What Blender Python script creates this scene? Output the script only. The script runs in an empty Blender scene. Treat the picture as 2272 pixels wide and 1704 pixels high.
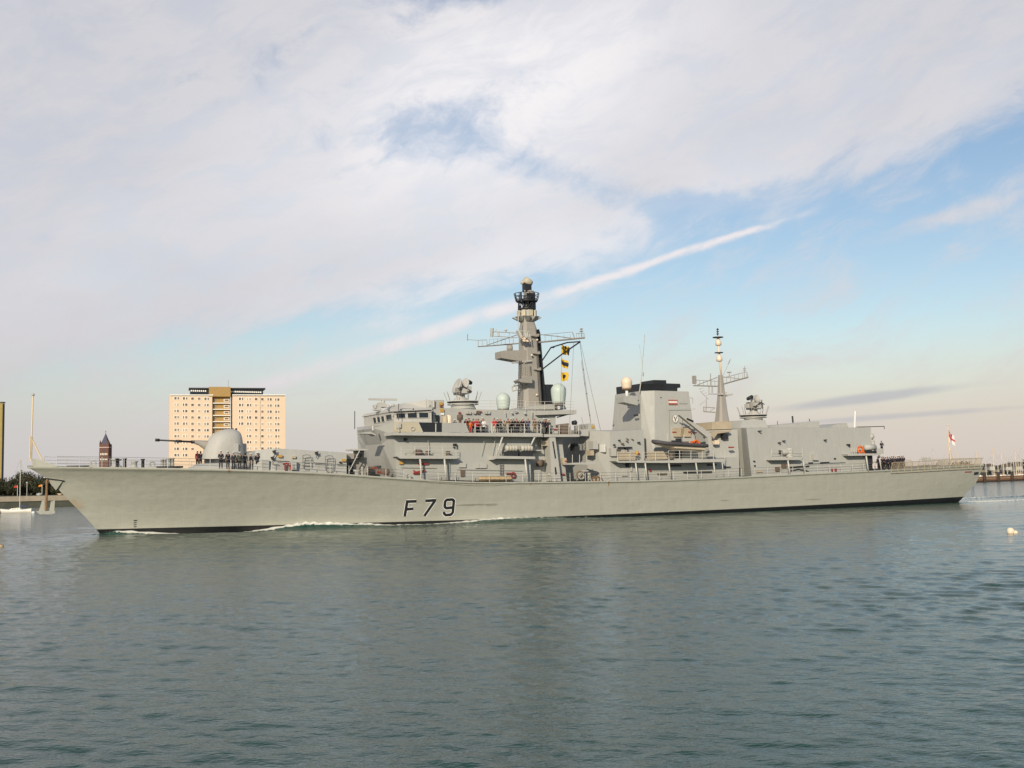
import bpy, math, random
import numpy as np
from mathutils import Vector, Matrix
random.seed(7); rng = np.random.default_rng(7)
sc = bpy.context.scene; col = sc.collection
R = math.radians
# ------------------------------------------------------------------ camera
FPX = 2450.0; CH = 5.58; PITCH = math.atan(200/FPX); ROLL = .02
cf = Vector((0, math.cos(PITCH), math.sin(PITCH))); cr0 = Vector((1, 0, 0)); cu0 = cr0.cross(cf)
cr = cr0*math.cos(ROLL) - cu0*math.sin(ROLL); cu = cu0*math.cos(ROLL) + cr0*math.sin(ROLL)
cam = bpy.data.objects.new('camera', bpy.data.cameras.new('camera')); col.objects.link(cam)
m3 = Matrix((cr, cu, -cf)).transposed()
cam.matrix_world = Matrix.Translation((0, 0, CH)) @ m3.to_4x4()
cam.data.sensor_width = 36; cam.data.lens = 36*FPX/2272; cam.data.clip_end = 30000; cam.data.clip_start = .5
sc.camera = cam
sc.view_settings.view_transform = 'Standard'; sc.view_settings.look = 'None'
sc.view_settings.gamma = 1; sc.view_settings.exposure = 0.0
# ------------------------------------------------------------------ sun
SUND = Vector((.42, 1.8, -.76)).normalized()
sl = bpy.data.lights.new('sun', 'SUN'); sl.energy = 3.8; sl.angle = R(.6); sl.color = (1, .87, .68)
so = bpy.data.objects.new('sun', sl); col.objects.link(so)
so.rotation_mode = 'QUATERNION'; so.rotation_quaternion = (-SUND).to_track_quat('Z', 'Y')
# ------------------------------------------------------------------ node helpers
class NT:
    def __init__(s, tree): s.t = tree; s.n = tree.nodes; s.l = tree.links; s.n.clear()
    def node(s, typ, **k):
        x = s.n.new(typ)
        for a, b in k.items(): setattr(x, a, b)
        return x
    def put(s, sock, v):
        if v is None: return
        if isinstance(v, bpy.types.NodeSocket): s.l.new(v, sock)
        else:
            try: sock.default_value = v
            except Exception: sock.default_value = tuple(v)+(1,) if len(v) == 3 else v
    def m(s, op, a, b=None, c=None, clamp=False):
        x = s.node('ShaderNodeMath', operation=op); x.use_clamp = clamp
        s.put(x.inputs[0], a); s.put(x.inputs[1], b); s.put(x.inputs[2], c); return x.outputs[0]
    def sstep(s, v, a, b, o0=0., o1=1.):
        x = s.node('ShaderNodeMapRange', interpolation_type='SMOOTHSTEP')
        for i, q in enumerate((v, a, b, o0, o1)): s.put(x.inputs[i], q)
        return x.outputs[0]
    def mix(s, f, a, b, typ='MIX'):
        x = s.node('ShaderNodeMix', data_type='RGBA', blend_type=typ)
        s.put(x.inputs[0], f); s.put(x.inputs[6], c4(a)); s.put(x.inputs[7], c4(b)); return x.outputs[2]
    def noise(s, vec, scale, detail=4, rough=.55, dist=0.):
        x = s.node('ShaderNodeTexNoise'); s.put(x.inputs['Vector'], vec)
        x.inputs['Scale'].default_value = scale; x.inputs['Detail'].default_value = detail
        x.inputs['Roughness'].default_value = rough; x.inputs['Distortion'].default_value = dist
        return x.outputs['Fac']
    def comb(s, x, y, z=0.):
        n = s.node('ShaderNodeCombineXYZ')
        for i, q in enumerate((x, y, z)): s.put(n.inputs[i], q)
        return n.outputs[0]
    def sep(s, v):
        n = s.node('ShaderNodeSeparateXYZ'); s.put(n.inputs[0], v); return n.outputs
    def mapping(s, v, scale=(1, 1, 1), rot=(0, 0, 0), loc=(0, 0, 0)):
        n = s.node('ShaderNodeMapping'); s.put(n.inputs[0], v)
        n.inputs['Scale'].default_value = scale; n.inputs['Rotation'].default_value = rot; n.inputs['Location'].default_value = loc
        return n.outputs[0]
def c4(c):
    return c if isinstance(c, bpy.types.NodeSocket) else (tuple(c)+(1,) if len(c) == 3 else tuple(c))
# ------------------------------------------------------------------ world: sky with cloud bands fixed in the sky
w = bpy.data.worlds.new('World'); sc.world = w; w.use_nodes = True
T = NT(w.node_tree)
sky = T.node('ShaderNodeTexSky', sky_type='NISHITA'); sky.sun_disc = False
sky.sun_elevation = R(22); sky.sun_rotation = R(193); sky.altitude = 0; sky.air_density = 1.2; sky.dust_density = .6; sky.ozone_density = 1.5
tc = T.node('ShaderNodeTexCoord')
dx, dy, dz = T.sep(tc.outputs['Generated'])
az = T.m('ARCTAN2', dx, dy)                               # 0 = straight over the harbour
el = T.m('ARCSINE', T.m('MAXIMUM', T.m('MINIMUM', dz, 1.), -1.))
# photograph-sized units (1 unit = 1000 px of the photo at the photo's scale)
X = T.m('MULTIPLY', az, 2.45); Y = T.m('MULTIPLY', el, 2.45)
vec = T.comb(X, Y, 0.)
def rotv(a, sx, sy, lx=0, ly=0): return T.mapping(T.mapping(vec, rot=(0, 0, a)), scale=(sx, sy, 1), loc=(lx, ly, 0))
warp = T.node('ShaderNodeTexNoise'); T.put(warp.inputs['Vector'], vec); warp.inputs['Scale'].default_value = 3.; warp.inputs['Detail'].default_value = 3
wv = T.node('ShaderNodeVectorMath', operation='MULTIPLY_ADD'); T.put(wv.inputs[0], warp.outputs['Color']); wv.inputs[1].default_value = (.16, .16, 0); T.put(wv.inputs[2], vec); vec = wv.outputs[0]
n_big = T.noise(rotv(-.31, .9, 2.1, 3.1, 1.7), 1.7, 8, .58, .2)
n_fib = T.noise(rotv(-.33, 1.7, 4.2, 5.3, 2.2), 2.6, 10, .66, .3)
n_fin = T.noise(rotv(-.25, 3, 4.5, 1.3, 8.2), 2.6, 9, .64, .2)
n_soft = T.noise(rotv(-.2, 1, 1.8, 7.7, 4.1), 1.1, 3, .5, .2)
# main cloud bank: above a line that climbs to the right
line = T.m('SUBTRACT', Y, T.m('ADD', T.m('MULTIPLY', X, .245), .425))
edge = T.m('ADD', line, T.m('ADD', T.m('MULTIPLY', T.m('SUBTRACT', n_big, .5), .30), T.m('MULTIPLY', T.m('SUBTRACT', n_fib, .5), .26)))
bank = T.m('MULTIPLY', T.sstep(edge, -.05, .08), T.sstep(Y, 1.9, 1.15, .25, 1.))  # cover thins out overhead, above the view, to darken the water
def gauss(cx, cy, rx, ry, ang=0.):
    a = T.m('SUBTRACT', X, cx); b = T.m('SUBTRACT', Y, cy); ca, sa = math.cos(ang), math.sin(ang)
    p = T.m('ADD', T.m('MULTIPLY', a, ca/rx), T.m('MULTIPLY', b, sa/rx)); q = T.m('ADD', T.m('MULTIPLY', a, -sa/ry), T.m('MULTIPLY', b, ca/ry))
    d = T.m('ADD', T.m('MULTIPLY', p, p), T.m('MULTIPLY', q, q))
    return T.m('EXPONENT', T.m('MULTIPLY', d, -1.))
holes = None
for h, k in (((-.15, .76, .22, .075, .15), .85), ((-.02, 1.06, .20, .045, .1), 1.0), ((.16, .64, .26, .045, -.35), .7), ((-.42, .92, .5, .06, .3), .35), ((.43, .57, .10, .045, .1), 1.0), ((-.2, .50, .35, .035, .2), .3),
          ((-.75, .30, .4, .04, .22), .3), ((.52, .56, .3, .05, .28), .5)):
    g = T.m('MULTIPLY', gauss(*h), k); holes = g if holes is None else T.m('ADD', holes, g)
hm = T.sstep(T.m('ADD', holes, T.m('MULTIPLY', T.m('SUBTRACT', n_fin, .5), 1.9)), .22, 1.05)
bank = T.m('MULTIPLY', bank, T.m('SUBTRACT', 1., T.m('MULTIPLY', hm, .68)))
thin = T.sstep(n_fib, .36, .68, .0, .24)
bank = T.m('MULTIPLY', bank, T.m('SUBTRACT', 1., thin))
# long thin streak and wisps below the bank
cx_ = T.m('SUBTRACT', Y, T.m('ADD', T.m('ADD', T.m('MULTIPLY', X, .29), .368), T.m('MULTIPLY', T.m('MULTIPLY', X, X), -.03)))
cw = T.m('DIVIDE', T.m('ADD', cx_, T.m('MULTIPLY', T.m('SUBTRACT', n_fib, .5), .035)), T.m('ADD', .007, T.m('MULTIPLY', T.sstep(X, .6, -.5), .011)))
streak = T.m('EXPONENT', T.m('MULTIPLY', T.m('MULTIPLY', cw, cw), -1.))
streak = T.m('MULTIPLY', T.m('MULTIPLY', streak, T.sstep(X, -.95, -.5)), T.sstep(X, .74, .5))
streak = T.m('MULTIPLY', streak, T.sstep(n_fin, .35, .6, .35, .95))
wisp = T.m('MULTIPLY', T.sstep(n_fib, .42, .75), .6)
wisp = T.m('MULTIPLY', wisp, T.sstep(Y, 0., .25))
cirr = T.m('MULTIPLY', T.sstep(T.m('ADD', T.m('ADD', gauss(.87, .70, .20, .035, .62), T.m('MULTIPLY', gauss(1.0, .52, .3, .03, .2), .6)), T.m('MULTIPLY', T.m('SUBTRACT', n_fin, .5), 1.1)), .18, .75), .85)
cover = T.m('MAXIMUM', T.m('MAXIMUM', bank, streak), T.m('MAXIMUM', wisp, cirr))
# base sky
bg = T.mix(1., sky.outputs[0], (.105, .105, .112), 'MULTIPLY')
# the cloud's own brightness varies with its thickness
tone = T.m('ADD', T.m('MULTIPLY', T.m('SUBTRACT', n_big, .5), .6), T.m('MULTIPLY', T.m('SUBTRACT', n_fib, .5), .5))
lit = T.m('ADD', T.m('ADD', gauss(0., .83, .50, .20, .30), T.m('MULTIPLY', gauss(.05, .45, .6, .1, .3), .5)), T.m('MULTIPLY', tone, 1.3))
cc = T.mix(T.sstep(lit, -.3, 1.0), (.64, .635, .675), (.93, .90, .91))
cc = T.mix(T.sstep(Y, 1.15, 2.2, 0., .55), cc, (.30, .32, .34)); lowhz = T.sstep(Y, .42, .02)  # unseen cloud overhead is greyed so the water reflects darker
cc = T.mix(lowhz, cc, (.68, .62, .60))
skyc = T.mix(cover, bg, cc); skyc = T.mix(T.m('MULTIPLY', streak, .9), skyc, (.86, .83, .85))
# horizon haze, pinkish, thicker low down
hz = T.m('MULTIPLY', T.sstep(T.m('ADD', Y, T.m('MULTIPLY', T.m('SUBTRACT', n_soft, .5), .2)), .36, .05), .86)
skyc = T.mix(hz, skyc, T.mix(T.sstep(X, -1.1, .9), (.60, .575, .595), (.66, .585, .545)))
# blue-grey low stratus at the right
sb = T.m('ADD', T.m('ADD', T.m('MULTIPLY', gauss(.76, .145, .22, .013, .09), 1.), T.m('MULTIPLY', gauss(.82, .105, .35, .009, .04), .7)), T.m('MULTIPLY', T.m('SUBTRACT', n_fib, .5), .5))
skyc = T.mix(T.m('MULTIPLY', T.sstep(sb, .2, .9), .55), skyc, (.40, .42, .49))
bgn = T.node('ShaderNodeBackground'); T.put(bgn.inputs[0], skyc); bgn.inputs[1].default_value = 1.0
out = T.node('ShaderNodeOutputWorld'); T.l.new(bgn.outputs[0], out.inputs[0])
# ------------------------------------------------------------------ pixel -> place helpers
AL = R(26.3); BOW = Vector((-50.4, 115.1, 0)); UU = Vector((math.cos(AL), math.sin(AL), 0)); NN = Vector((math.sin(AL), -math.cos(AL), 0))
MS = Matrix.Translation(BOW) @ Matrix.Rotation(AL, 4, 'Z')       # ship frame: x aft, -y port, z up
EYE = Vector((0, 0, CH))
def ray(u, v): return cf + cr*((u-1136)/FPX) - cu*((v-852)/FPX)
def L(u, v, t=0.):
    d = ray(u, v); k = (t-(EYE-BOW).dot(NN))/d.dot(NN); p = EYE+d*k
    return Vector(((p-BOW).dot(UU), -t, p.z))
def Ls(u, v, s):
    d = ray(u, v); k = (s-(EYE-BOW).dot(UU))/d.dot(UU); p = EYE+d*k
    return Vector((s, -(p-BOW).dot(NN), p.z))
def W(u, v, y):
    d = ray(u, v); return EYE+d*(y/d.y)
def G(u, v, z=0.):
    d = ray(u, v); return EYE+d*((z-CH)/d.z)
# ------------------------------------------------------------------ mesh builder
class MB:
    def __init__(s): s.v = []; s.f = []; s.mi = []; s.sm = []; s.cut = []
    def add(s, vs, fs, mi=0, smooth=False, cont=False):
        o = len(s.v)
        if not cont: s.cut.append((o, len(s.f)))
        s.v += [tuple(p) for p in vs]
        for f in fs: s.f.append([i+o for i in f]); s.mi.append(mi); s.sm.append(smooth)
    def box(s, a, b, mi=0):
        x0, y0, z0 = (min(a[i], b[i]) for i in range(3)); x1, y1, z1 = (max(a[i], b[i]) for i in range(3))
        s.add([(x0,y0,z0),(x1,y0,z0),(x1,y1,z0),(x0,y1,z0),(x0,y0,z1),(x1,y0,z1),(x1,y1,z1),(x0,y1,z1)],
              [(3,2,1,0),(4,5,6,7),(0,1,5,4),(1,2,6,5),(2,3,7,6),(3,0,4,7)], mi)
    def tube(s, pts, r, seg=6, mi=0, r2=None, caps=True):
        pts = [Vector(p) for p in pts]; n = len(pts); rings = []
        for i, p in enumerate(pts):
            d = (pts[min(i+1, n-1)]-pts[max(i-1, 0)]).normalized()
            a = d.cross(Vector((0, 0, 1)) if abs(d.z) < .9 else Vector((1, 0, 0))).normalized(); b = d.cross(a)
            rr = r if r2 is None else r+(r2-r)*i/(n-1)
            rings.append([p+(a*math.cos(q)+b*math.sin(q))*rr for q in (2*math.pi*k/seg for k in range(seg))])
        fs = []
        for i in range(n-1):
            for k in range(seg):
                k2 = (k+1) % seg; fs.append((i*seg+k, i*seg+k2, (i+1)*seg+k2, (i+1)*seg+k))
        if caps: fs += [tuple(reversed(range(seg))), tuple((n-1)*seg+k for k in range(seg))]
        s.add([q for g in rings for q in g], fs, mi, True if seg > 6 else False)
    def loft(s, rings, mi=0, smooth=True, caps=True):
        n = len(rings[0]); fs = []
        for i in range(len(rings)-1):
            for k in range(n):
                k2 = (k+1) % n; fs.append((i*n+k, i*n+k2, (i+1)*n+k2, (i+1)*n+k))
        o = [q for g in rings for q in g]; s.add(o, fs, mi, smooth)
        if caps: s.add(rings[0], [tuple(reversed(range(n)))], mi, False, True); s.add(rings[-1], [tuple(range(n))], mi, False, True)
    def lathe(s, c, prof, seg=16, mi=0, axis=None):
        c = Vector(c); ax = Vector(axis or (0, 0, 1)).normalized()
        a = ax.cross(Vector((1, 0, 0)) if abs(ax.x) < .9 else Vector((0, 1, 0))).normalized(); b = ax.cross(a)
        s.loft([[c+ax*z+(a*math.cos(q)+b*math.sin(q))*max(r, .001) for q in (2*math.pi*k/seg for k in range(seg))] for r, z in prof], mi)
    def ball(s, c, r, seg=14, mi=0, sz=1.):
        s.lathe(c, [(r*math.sin(math.pi*i/8), -r*sz*math.cos(math.pi*i/8)) for i in range(9)], seg, mi)
    def prism(s, near, far, mi=0):
        n = len(near); s.add(list(near)+list(far), [tuple(range(n)), tuple(reversed(range(n, 2*n)))]+[((i+1) % n, i, i+n, (i+1) % n+n) for i in range(n)], mi)
    # --- pixel-guided pieces in the ship frame
    def pbox(s, u0, v0, u1, v1, t0, t1, mi=0):
        a = L(u0, (v0+v1)/2, t1); b = L(u1, (v0+v1)/2, t1); um = (u0+u1)/2
        s.box((a.x, -t0, L(um, v0, t1).z), (b.x, -t1, L(um, v1, t1).z), mi)
    def ppoly(s, pts, t0, t1, mi=0):
        n = [L(u, v, t1) for u, v in pts]; s.prism(n, [Vector((p.x, -t0, p.z)) for p in n], mi)
    def ptube(s, pts, r, mi=0, seg=6): s.tube([L(*p) for p in pts], r, seg, mi)
    def block(s, rows, mi=0):
        b = [L(r[0], r[1], r[4]) for r in rows]; t = [L(r[2], r[3], r[5]) for r in rows]
        mir = lambda q: [Vector((p.x, -p.y, p.z)) for p in reversed(q)]
        B = b+mir(b); Tt = t+mir(t); n = len(B)
        s.add(B+Tt, [tuple(range(n)), tuple(range(2*n-1, n-1, -1))]+[((i+1) % n, i, i+n, (i+1) % n+n) for i in range(n)], mi)
    def pieces(s):
        c = s.cut+[(len(s.v), len(s.f))]
        for (v0, f0), (v1, f1) in zip(c[:-1], c[1:]):
            m = MB(); m.v = s.v[v0:v1]; m.f = [[i-v0 for i in f] for f in s.f[f0:f1]]; m.mi = s.mi[f0:f1]; m.sm = s.sm[f0:f1]; yield m
    def build(s, name, mats, parent=None, **k):
        me = bpy.data.meshes.new(name); me.from_pydata(s.v, [], s.f)
        for m in (mats if isinstance(mats, (list, tuple)) else [mats]): me.materials.append(m)
        me.polygons.foreach_set('material_index', s.mi); me.polygons.foreach_set('use_smooth', s.sm); me.update()
        import bmesh
        bm = bmesh.new(); bm.from_mesh(me); bmesh.ops.recalc_face_normals(bm, faces=bm.faces); bm.to_mesh(me); bm.free()
        o = bpy.data.objects.new(name, me); col.objects.link(o)
        if parent: o.parent = parent
        return tag(o, **k)
def tag(o, label=None, cat=None, group=None, kind=None):
    if label: o['label'] = label
    if cat: o['category'] = cat
    if group: o['group'] = group
    if kind: o['kind'] = kind
    return o
def empty(name, label, cat, group=None, M=None, parent=None):
    o = bpy.data.objects.new(name, None); col.objects.link(o); o.empty_display_size = .3
    if M is not None: o.matrix_world = M
    return tag(o, label, cat, group)
def dup(o, parent=None):
    c = o.copy(); col.objects.link(c)
    if parent: c.parent = parent
    for ch in list(kids.get(o.name, [])): dup(ch, c)
    return c
kids = {}
def reg(root):
    kids[root.name] = [o for o in col.objects if o.parent == root]
    for o in kids[root.name]: reg(o)
def onship(p, rz=0.): return MS @ Matrix.Translation(p) @ Matrix.Rotation(rz, 4, 'Z')
# ------------------------------------------------------------------ materials
def mat(name, color, rough=.6, metal=0., spec=.4, var=.08, scale=1.5, bump=0., bscale=6.):
    m = bpy.data.materials.new(name); m.use_nodes = True; N = NT(m.node_tree)
    b = N.node('ShaderNodeBsdfPrincipled'); o = N.node('ShaderNodeOutputMaterial'); N.l.new(b.outputs[0], o.inputs[0])
    t = N.node('ShaderNodeTexCoord').outputs['Object']
    n = N.noise(t, scale, 5, .6)
    N.put(b.inputs['Base Color'], N.mix(n, tuple(c*(1-var*1.6) for c in color), tuple(min(1, c*(1+var*1.6)) for c in color)))
    N.put(b.inputs['Roughness'], N.m('ADD', rough-.08, N.m('MULTIPLY', n, .16)))
    b.inputs['Metallic'].default_value = metal; b.inputs['Specular IOR Level'].default_value = spec
    if bump:
        bp = N.node('ShaderNodeBump'); bp.inputs['Strength'].default_value = bump; bp.inputs['Distance'].default_value = .05
        N.put(bp.inputs['Height'], N.noise(t, bscale, 4)); N.l.new(bp.outputs[0], b.inputs['Normal'])
    return m
def paint(name, color, hull=False):
    m = bpy.data.materials.new(name); m.use_nodes = True; N = NT(m.node_tree)
    b = N.node('ShaderNodeBsdfPrincipled'); o = N.node('ShaderNodeOutputMaterial'); N.l.new(b.outputs[0], o.inputs[0])
    t = N.node('ShaderNodeTexCoord').outputs['Object']
    big = N.noise(t, .18, 4, .55); fine = N.noise(N.mapping(t, (1.3, 1.3, .35)), 1.5, 6, .65)
    st = N.noise(N.mapping(t, (2.2, 2.2, .12)), 1.4, 4, .6)
    c = N.mix(big, tuple(q*.90 for q in color), tuple(q*1.08 for q in color))
    c = N.mix(N.sstep(fine, .35, .75, 0, .35), c, tuple(q*.80 for q in color))
    c = N.mix(N.sstep(st, .56, .8, 0, .32), c, tuple(a*k for a, k in zip(color, (.78, .72, .6))))
    # small rust freckles
    ru = N.noise(N.mapping(t, (1, 1, .5)), 2.6, 6, .72)
    c = N.mix(N.sstep(ru, .70 if hull else .66, .76, 0, .55), c, (.22, .10, .035))
    px, py, pz = N.sep(t)
    run = N.noise(N.mapping(t, (2.6, 2.6, .10)), 1.9, 5, .7)
    c = N.mix(N.m('MULTIPLY', N.sstep(run, .62, .74), N.sstep(fine, .3, .6, .1, .5)), c, (.26, .15, .07))
    if hull:
        # welded plate seams
        for axis, per in ((px, 6.1), (pz, 1.55)):
            f = N.m('ABSOLUTE', N.m('SUBTRACT', N.m('FRACT', N.m('DIVIDE', axis, per)), .5))
            c = N.mix(N.sstep(f, .012/per*2, .03/per, 0, .2), c, tuple(q*.6 for q in color))
        # rust runs and rubbed marks at their own places: (s, z centre, half width s, half height z, colour, strength)
        for s_, z_, ws, wz, cl, k in ((65.3, 4.25, .13, .55, (.25, .13, .03), .9), (19.3, 6.55, .2, .25, (.3, .15, .05), .7), (44.5, .75, .16, .16, (.38, .19, .04), .9),
                                      (46.9, 2.1, 2.4, .13, (.12, .12, .09), .6), (49.4, 2.05, 1.2, .16, (.12, .12, .09), .5), (83., 1.6, 1., .1, (.14, .13, .1), .5), (54.5, 4.3, .12, .25, (.3, .15, .05), .6),
                                      (4.2, 3.2, 1.3, .9, (.33, .2, .07), .35), (98., 1.3, 1.8, .12, (.16, .14, .1), .5)):
            a = N.m('DIVIDE', N.m('SUBTRACT', px, s_), ws); q = N.m('DIVIDE', N.m('SUBTRACT', pz, z_), wz)
            g = N.m('EXPONENT', N.m('MULTIPLY', N.m('ADD', N.m('MULTIPLY', a, a), N.m('MULTIPLY', q, q)), -1.))
            g = N.sstep(N.m('MULTIPLY', g, N.m('ADD', fine, .5)), .25, .9, 0, k); c = N.mix(g, c, cl)
    N.put(b.inputs['Base Color'], c); b.inputs['Specular IOR Level'].default_value = .35
    N.put(b.inputs['Roughness'], N.m('ADD', .48, N.m('MULTIPLY', fine, .25)))
    bp = N.node('ShaderNodeBump'); bp.inputs['Strength'].default_value = .5; bp.inputs['Distance'].default_value = .16 if hull else .06
    hgt = N.noise(N.mapping(t, (.55, .55, .9)), 1.0, 3, .5)
    dish = N.m('MULTIPLY', N.m('ABSOLUTE', N.m('SINE', N.m('MULTIPLY', px, 1.75))), N.m('ABSOLUTE', N.m('SINE', N.m('MULTIPLY', pz, 1.3))))
    hgt = N.m('ADD', hgt, N.m('MULTIPLY', dish, .16 if hull else .1))
    N.put(bp.inputs['Height'], hgt); N.l.new(bp.outputs[0], b.inputs['Normal'])
    return m
HULLC = (.455, .46, .395); GREYC = (.42, .425, .395)
M_hull = paint('hull_paint', HULLC, True); M_grey = paint('ship_grey_paint', GREYC)
M_light = paint('light_grey_paint', (.47, .465, .43)); M_post = mat('post_paint', (.55, .54, .49), .5, var=.12)
M_deck = mat('deck_coating', (.10, .115, .105), .8, var=.2, scale=.8); M_dark = mat('dark_metal', (.03, .032, .036), .5, var=.2)
M_black = mat('black_paint', (.022, .024, .028), .45, var=.2); M_boot = mat('boot_topping_paint', (.012, .013, .014), .35, var=.3)
M_white = mat('white_paint', (.78, .78, .74), .4, var=.04); M_glass = mat('dark_glass', (.02, .028, .035), .25, spec=.25, var=.1)
M_radome = mat('pale_green_radome', (.50, .585, .54), .45, var=.03); M_cream = mat('cream_gelcoat', (.80, .66, .50), .4, var=.05)
M_mast = paint('mast_grey_paint', (.34, .32, .285)); M_rust = mat('rusty_steel', (.24, .14, .07), .8, var=.35, scale=5)
M_red = mat('red_paint', (.30, .045, .04), .5, var=.15); M_orange = mat('orange_plastic', (.75, .16, .03), .5, var=.1)
M_yel = mat('yellow_sign', (.50, .30, .06), .5, var=.1); M_wire = mat('wire_rope', (.16, .155, .14), .5, var=.1)
M_canvas = mat('tan_canvas', (.50, .37, .21), .85, var=.15, scale=4, bump=.6); M_bulk = mat('sunlit_bulwark_paint', (.52, .47, .35), .55, var=.06)
M_anchor = mat('anchor_paint', (.42, .42, .36), .7, var=.2, scale=4); M_tan = mat('net_frame_paint', (.45, .38, .27), .6, var=.12)
M_drum = mat('raft_canister', (.52, .50, .42), .45, var=.06); M_brown = mat('brown_cover', (.15, .11, .085), .8, var=.2)
M_pole = mat('cream_pole', (.72, .58, .40), .5, var=.08)
# ------------------------------------------------------------------ hull
def tab(xs, ys):
    xs = np.array(xs, float); ys = np.array(ys, float)
    h = np.diff(xs); dlt = np.diff(ys)/h; m = np.zeros(len(xs)); m[1:-1] = np.where(dlt[:-1]*dlt[1:] > 0, 2*dlt[:-1]*dlt[1:]/(dlt[:-1]+dlt[1:]+1e-12), 0); m[0] = dlt[0]; m[-1] = dlt[-1]
    def f(x):
        x = min(max(x, xs[0]), xs[-1]); i = min(max(int(np.searchsorted(xs, x)-1), 0), len(xs)-2); t = (x-xs[i])/h[i]
        return float((1+2*t)*(1-t)**2*ys[i]+t*(1-t)**2*h[i]*m[i]+t*t*(3-2*t)*ys[i+1]+t*t*(t-1)*h[i]*m[i+1])
    return f
BD = tab([0, 1, 3, 6, 11.7, 18.4, 25, 30.3, 36, 42, 60, 90, 100, 111, 122, 133], [.12, .75, 1.75, 3.0, 4.75, 6.1, 7.05, 7.5, 7.85, 8.0, 8.05, 8.05, 7.95, 7.6, 7.1, 6.5])
BW = tab([0, .01, .04, .09, .15, .23, .31, .43, .68, .84, .96, 1], [.04, .35, 1.1, 2.5, 4.1, 5.8, 6.8, 7.4, 7.5, 7.0, 5.9, 5.2])
stem_pts = [L(*p, 0) for p in ((60, 1034.6), (84, 1050), (106, 1063.5), (149.5, 1107), (183, 1140.7), (214.6, 1175.6))]
stem_pts.sort(key=lambda p: p.z)
STEM = tab([-3]+[p.z for p in stem_pts], [stem_pts[0].x+2.6]+[p.x for p in stem_pts])
ster = sorted([(L(2183, 1031, 6.5)), L(2180, 1041, 6.4), L(2168, 1072, 6.0), L(2149, 1091, 5.6), L(2133, 1107, 5.2)], key=lambda p: p.z)
STERN = tab([-3]+[p.z for p in ster], [ster[0].x-6]+[p.x for p in ster])
def edgept(u, v):
    t = 6
    for _ in range(12): p = L(u, v, t); t = BD(max(0, p.x*133/132.5))
    return p
ep = [edgept(*q) for q in ((64, 1034.8), (200, 1036), (340, 1038), (490, 1041), (620, 1045.5), (740, 1052.2), (840, 1059.8), (959, 1067.6), (1060, 1070.2), (1240, 1069), (1420, 1066), (1640, 1057.5), (1800, 1050), (1965, 1042.6), (2100, 1035), (2183, 1030.5))]
_dz = tab([p.x for p in ep], [p.z for p in ep])
def DZ(s): return _dz(s)
def bootz(s): return .62-.24*min(1, s/45)+.45*max(0, (s-70)/60)**1.3
def hull_b(s, z):
    s0 = STEM(z); a = (s-s0)/(STERN(z)-s0); a = min(max(a, 0), 1); zd = DZ(a*132.5); bd = BD(a*133); bw = BW(a)
    if z < 0: return bw*(1+.08*z)
    k = min(z/zd, 1); return bw+(bd-bw)*k**1.25
def HP(u, v):       # the point of the port hull side seen at a pixel
    t = 6
    for _ in range(25): p = L(u, v, t); t = .5*t+.5*hull_b(p.x, p.z)
    return L(u, v, t)
ship = empty('frigate', 'long pale grey warship with the number F79 on its side, under way across the harbour', 'warship', M=MS)
NA = 150; As = [ (i/NA)**1.15 for i in range(NA+1)]
def hull_rows(z_of, nz, lip=False):
    grid = []
    for a in As:
        zd = DZ(a*132.5); c = []
        for j in range(nz+1):
            z = z_of(a, j/nz, zd); s0 = STEM(z); s = s0+a*(STERN(z)-s0); c.append(Vector((s, -hull_b(s, z), z)))
        if lip:
            c[-1] = c[-1]+Vector((0, -.10*min(1, a*8), -.16)); e = Vector((c[-1].x, -BD(a*133), zd)); c.append(e)
        grid.append(c)
    return grid
def hull_mesh(mb, grid, closestern=True):
    n = len(grid[0])
    for side in (1, -1):
        vs = [Vector((p.x, p.y*side, p.z)) for c in grid for p in c]; fs = []
        for i in range(len(grid)-1):
            for j in range(n-1): fs.append((i*n+j, (i+1)*n+j, (i+1)*n+j+1, i*n+j+1))
        mb.add(vs, fs, 0, True)
    vs = grid[-1]+[Vector((p.x, -p.y, p.z)) for p in grid[-1]]
    mb.add(vs, [(j, j+1, n+j+1, n+j) for j in range(n-1)], 0)
    vs = grid[0]+[Vector((p.x, -p.y, p.z)) for p in grid[0]]
    mb.add(vs, [(j, j+1, n+j+1, n+j) for j in range(n-1)], 0)
mb = MB(); hull_mesh(mb, hull_rows(lambda a, k, zd: bootz(a*132)+(zd-bootz(a*132))*k, 22, True)); hull = mb.build('hull', M_hull, ship)
mb = MB(); hull_mesh(mb, hull_rows(lambda a, k, zd: -3+(bootz(a*132)+3)*k, 10)); mb.build('boot_topping', M_boot, hull)
mb = MB()
for i in range(NA):
    r = []
    for a in (As[i], As[i+1]):
        zd = DZ(a*132.5); s = STEM(zd)+a*(STERN(zd)-STEM(zd)); b = BD(a*133)-.02
        r.append([Vector((s, -b*q, zd-.05+.13*(1-q*q))) for q in (1, .5, 0, -.5, -1)])
    mb.add(r[0]+r[1], [(k, k+1, k+6, k+5) for k in range(4)])
mb.build('weather_deck', M_deck, ship)
# sheer moulding where the forecastle line dips into the main deck
mb = MB(); mb.tube([Vector((p.x, p.y-.05, p.z)) for p in (HP(u, v) for u, v in ((950, 1069.5), (985, 1072), (1020, 1075), (1060, 1077), (1095, 1077), (1130, 1074), (1165, 1071.5)))], .035); mb.build('rubbing_strip', M_hull, hull)
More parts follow.
